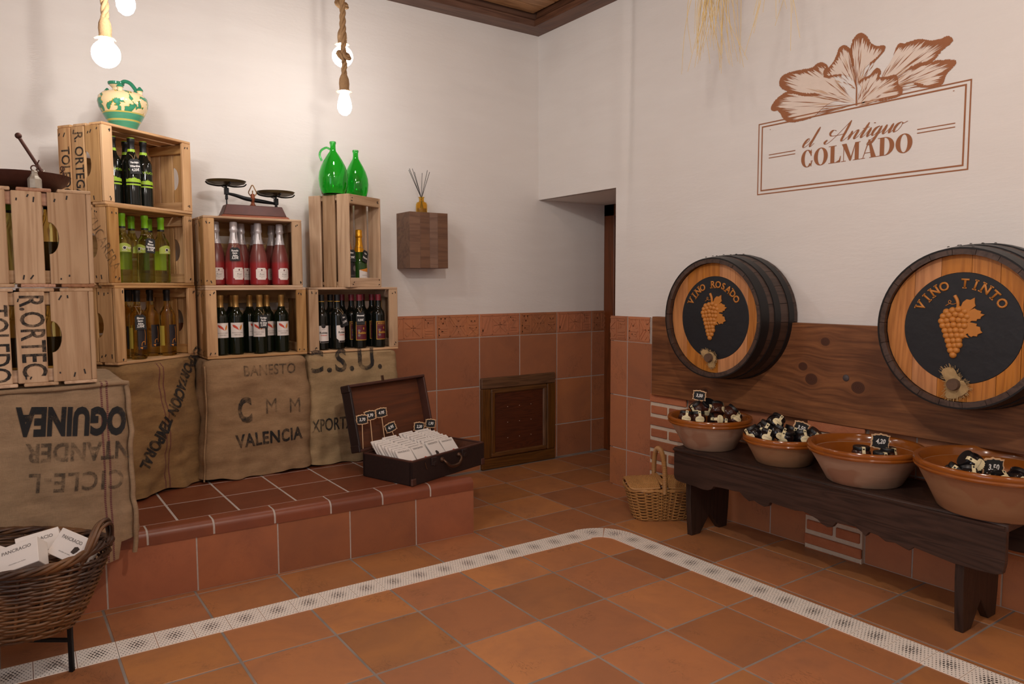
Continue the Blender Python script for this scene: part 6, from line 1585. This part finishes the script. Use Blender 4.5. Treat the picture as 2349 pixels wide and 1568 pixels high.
def script(word, x0, base, xh, total, shear=.62):
    wd = sum(GL[c][0] for c in word); out = []; x = 0
    k = total/(wd*xh)
    for c in word:
        adv, sts = GL[c]
        for s_ in sts:
            cv = catmull([(p_[0], p_[1], 0) for p_ in s_], 7); P_ = [((x+q.x)*k*xh+q.y*xh*shear, q.y*xh) for q in cv]; wds = []
            for i in range(len(P_)):
                a, b = cv[max(0, i-1)], cv[min(len(cv)-1, i+1)]; d = (b-a); dn = max(0.0, -d.y/(d.length+1e-9))
                e_ = min(1, min(i, len(P_)-1-i)/4+.25); wds.append((.0022+.0085*dn**1.5*e_)*xh/.036)
            out += stroke([(x0-px, base+py) for px, py in P_], wds)
        x += adv
    return out
obj('script_lettering', polys(script('el', -2.052, 1.885, .036, .055), XS-.0002), M_sign, sg, label='short painted script word')
obj('script_lettering', polys(script('Antiguo', -2.190, 1.886, .036, .325), XS-.0002), M_sign, sg, label='long painted script word')
# fat-face capitals
def ring(cx, rx, ry, ix, iy, a0=0, a1=360, n_=40):
    A_ = [R(a0+(a1-a0)*k/n_) for k in range(n_+1)]
    return [[(cx+rx*math.cos(a), .5+ry*math.sin(a)), (cx+rx*math.cos(b), .5+ry*math.sin(b)), (cx+ix*math.cos(b), .5+iy*math.sin(b)), (cx+ix*math.cos(a), .5+iy*math.sin(a))] for a, b in zip(A_, A_[1:])]
def rc(x0, y0, x1, y1): return [[(x0, y0), (x1, y0), (x1, y1), (x0, y1)]]
CAP = {
 'C': (.84, ring(.42, .40, .52, .17, .475, 38, 322)+rc(.66, .62, .70, 1.0)+rc(.66, 0.0, .70, .36)+[[(.52, .96), (.66, .80), (.70, .62), (.66, .62)], [(.55, .03), (.68, .2), (.74, .36), (.78, .36), (.70, .16)]]),
 'O': (.92, ring(.45, .44, .52, .19, .475)),
 'L': (.80, rc(.14, 0, .38, 1)+rc(.02, .965, .50, 1)+rc(.02, 0, .74, .035)+[[(.74, 0), (.78, .36), (.745, .36), (.66, .14), (.46, .035)]]),
 'M': (1.14, rc(.12, 0, .155, 1)+[[(.02, 1), (.30, 1), (.62, .12), (.56, 0), (.50, 0)], [(.56, 0), (.60, .06), (.86, 1), (.82, 1), (.54, .12)]]+rc(.80, 0, 1.03, 1)+rc(.0, 0, .28, .035)+rc(.70, 0, 1.12, .035)+rc(.86, .965, 1.12, 1)),
 'A': (.96, [[(.10, 0), (.14, 0), (.47, .92), (.44, 1.02)], [(.42, 1.02), (.52, 1.02), (.88, 0), (.60, 0)]]+rc(.22, .28, .68, .315)+rc(0, 0, .26, .035)+rc(.50, 0, .96, .035)),
 'D': (.96, rc(.12, 0, .36, 1)+rc(.0, .965, .42, 1)+rc(.0, 0, .42, .035)+ring(.38, .52, .50, .27, .465, -90, 90, 24))}
x = 0.0; pp = []; K_ = .0775; tot = sum(CAP[c][0] for c in 'COLMADO'); kx = (2.566-2.048)/(tot)
for c in 'COLMADO':
    adv, pl_ = CAP[c]
    pp += [[(-2.048-(x+a)*kx, 1.793+b*K_) for a, b in q] for q in pl_]; x += adv
obj('capital_lettering', polys(pp, XS-.0002), M_sign, sg, label='heavy painted capitals')
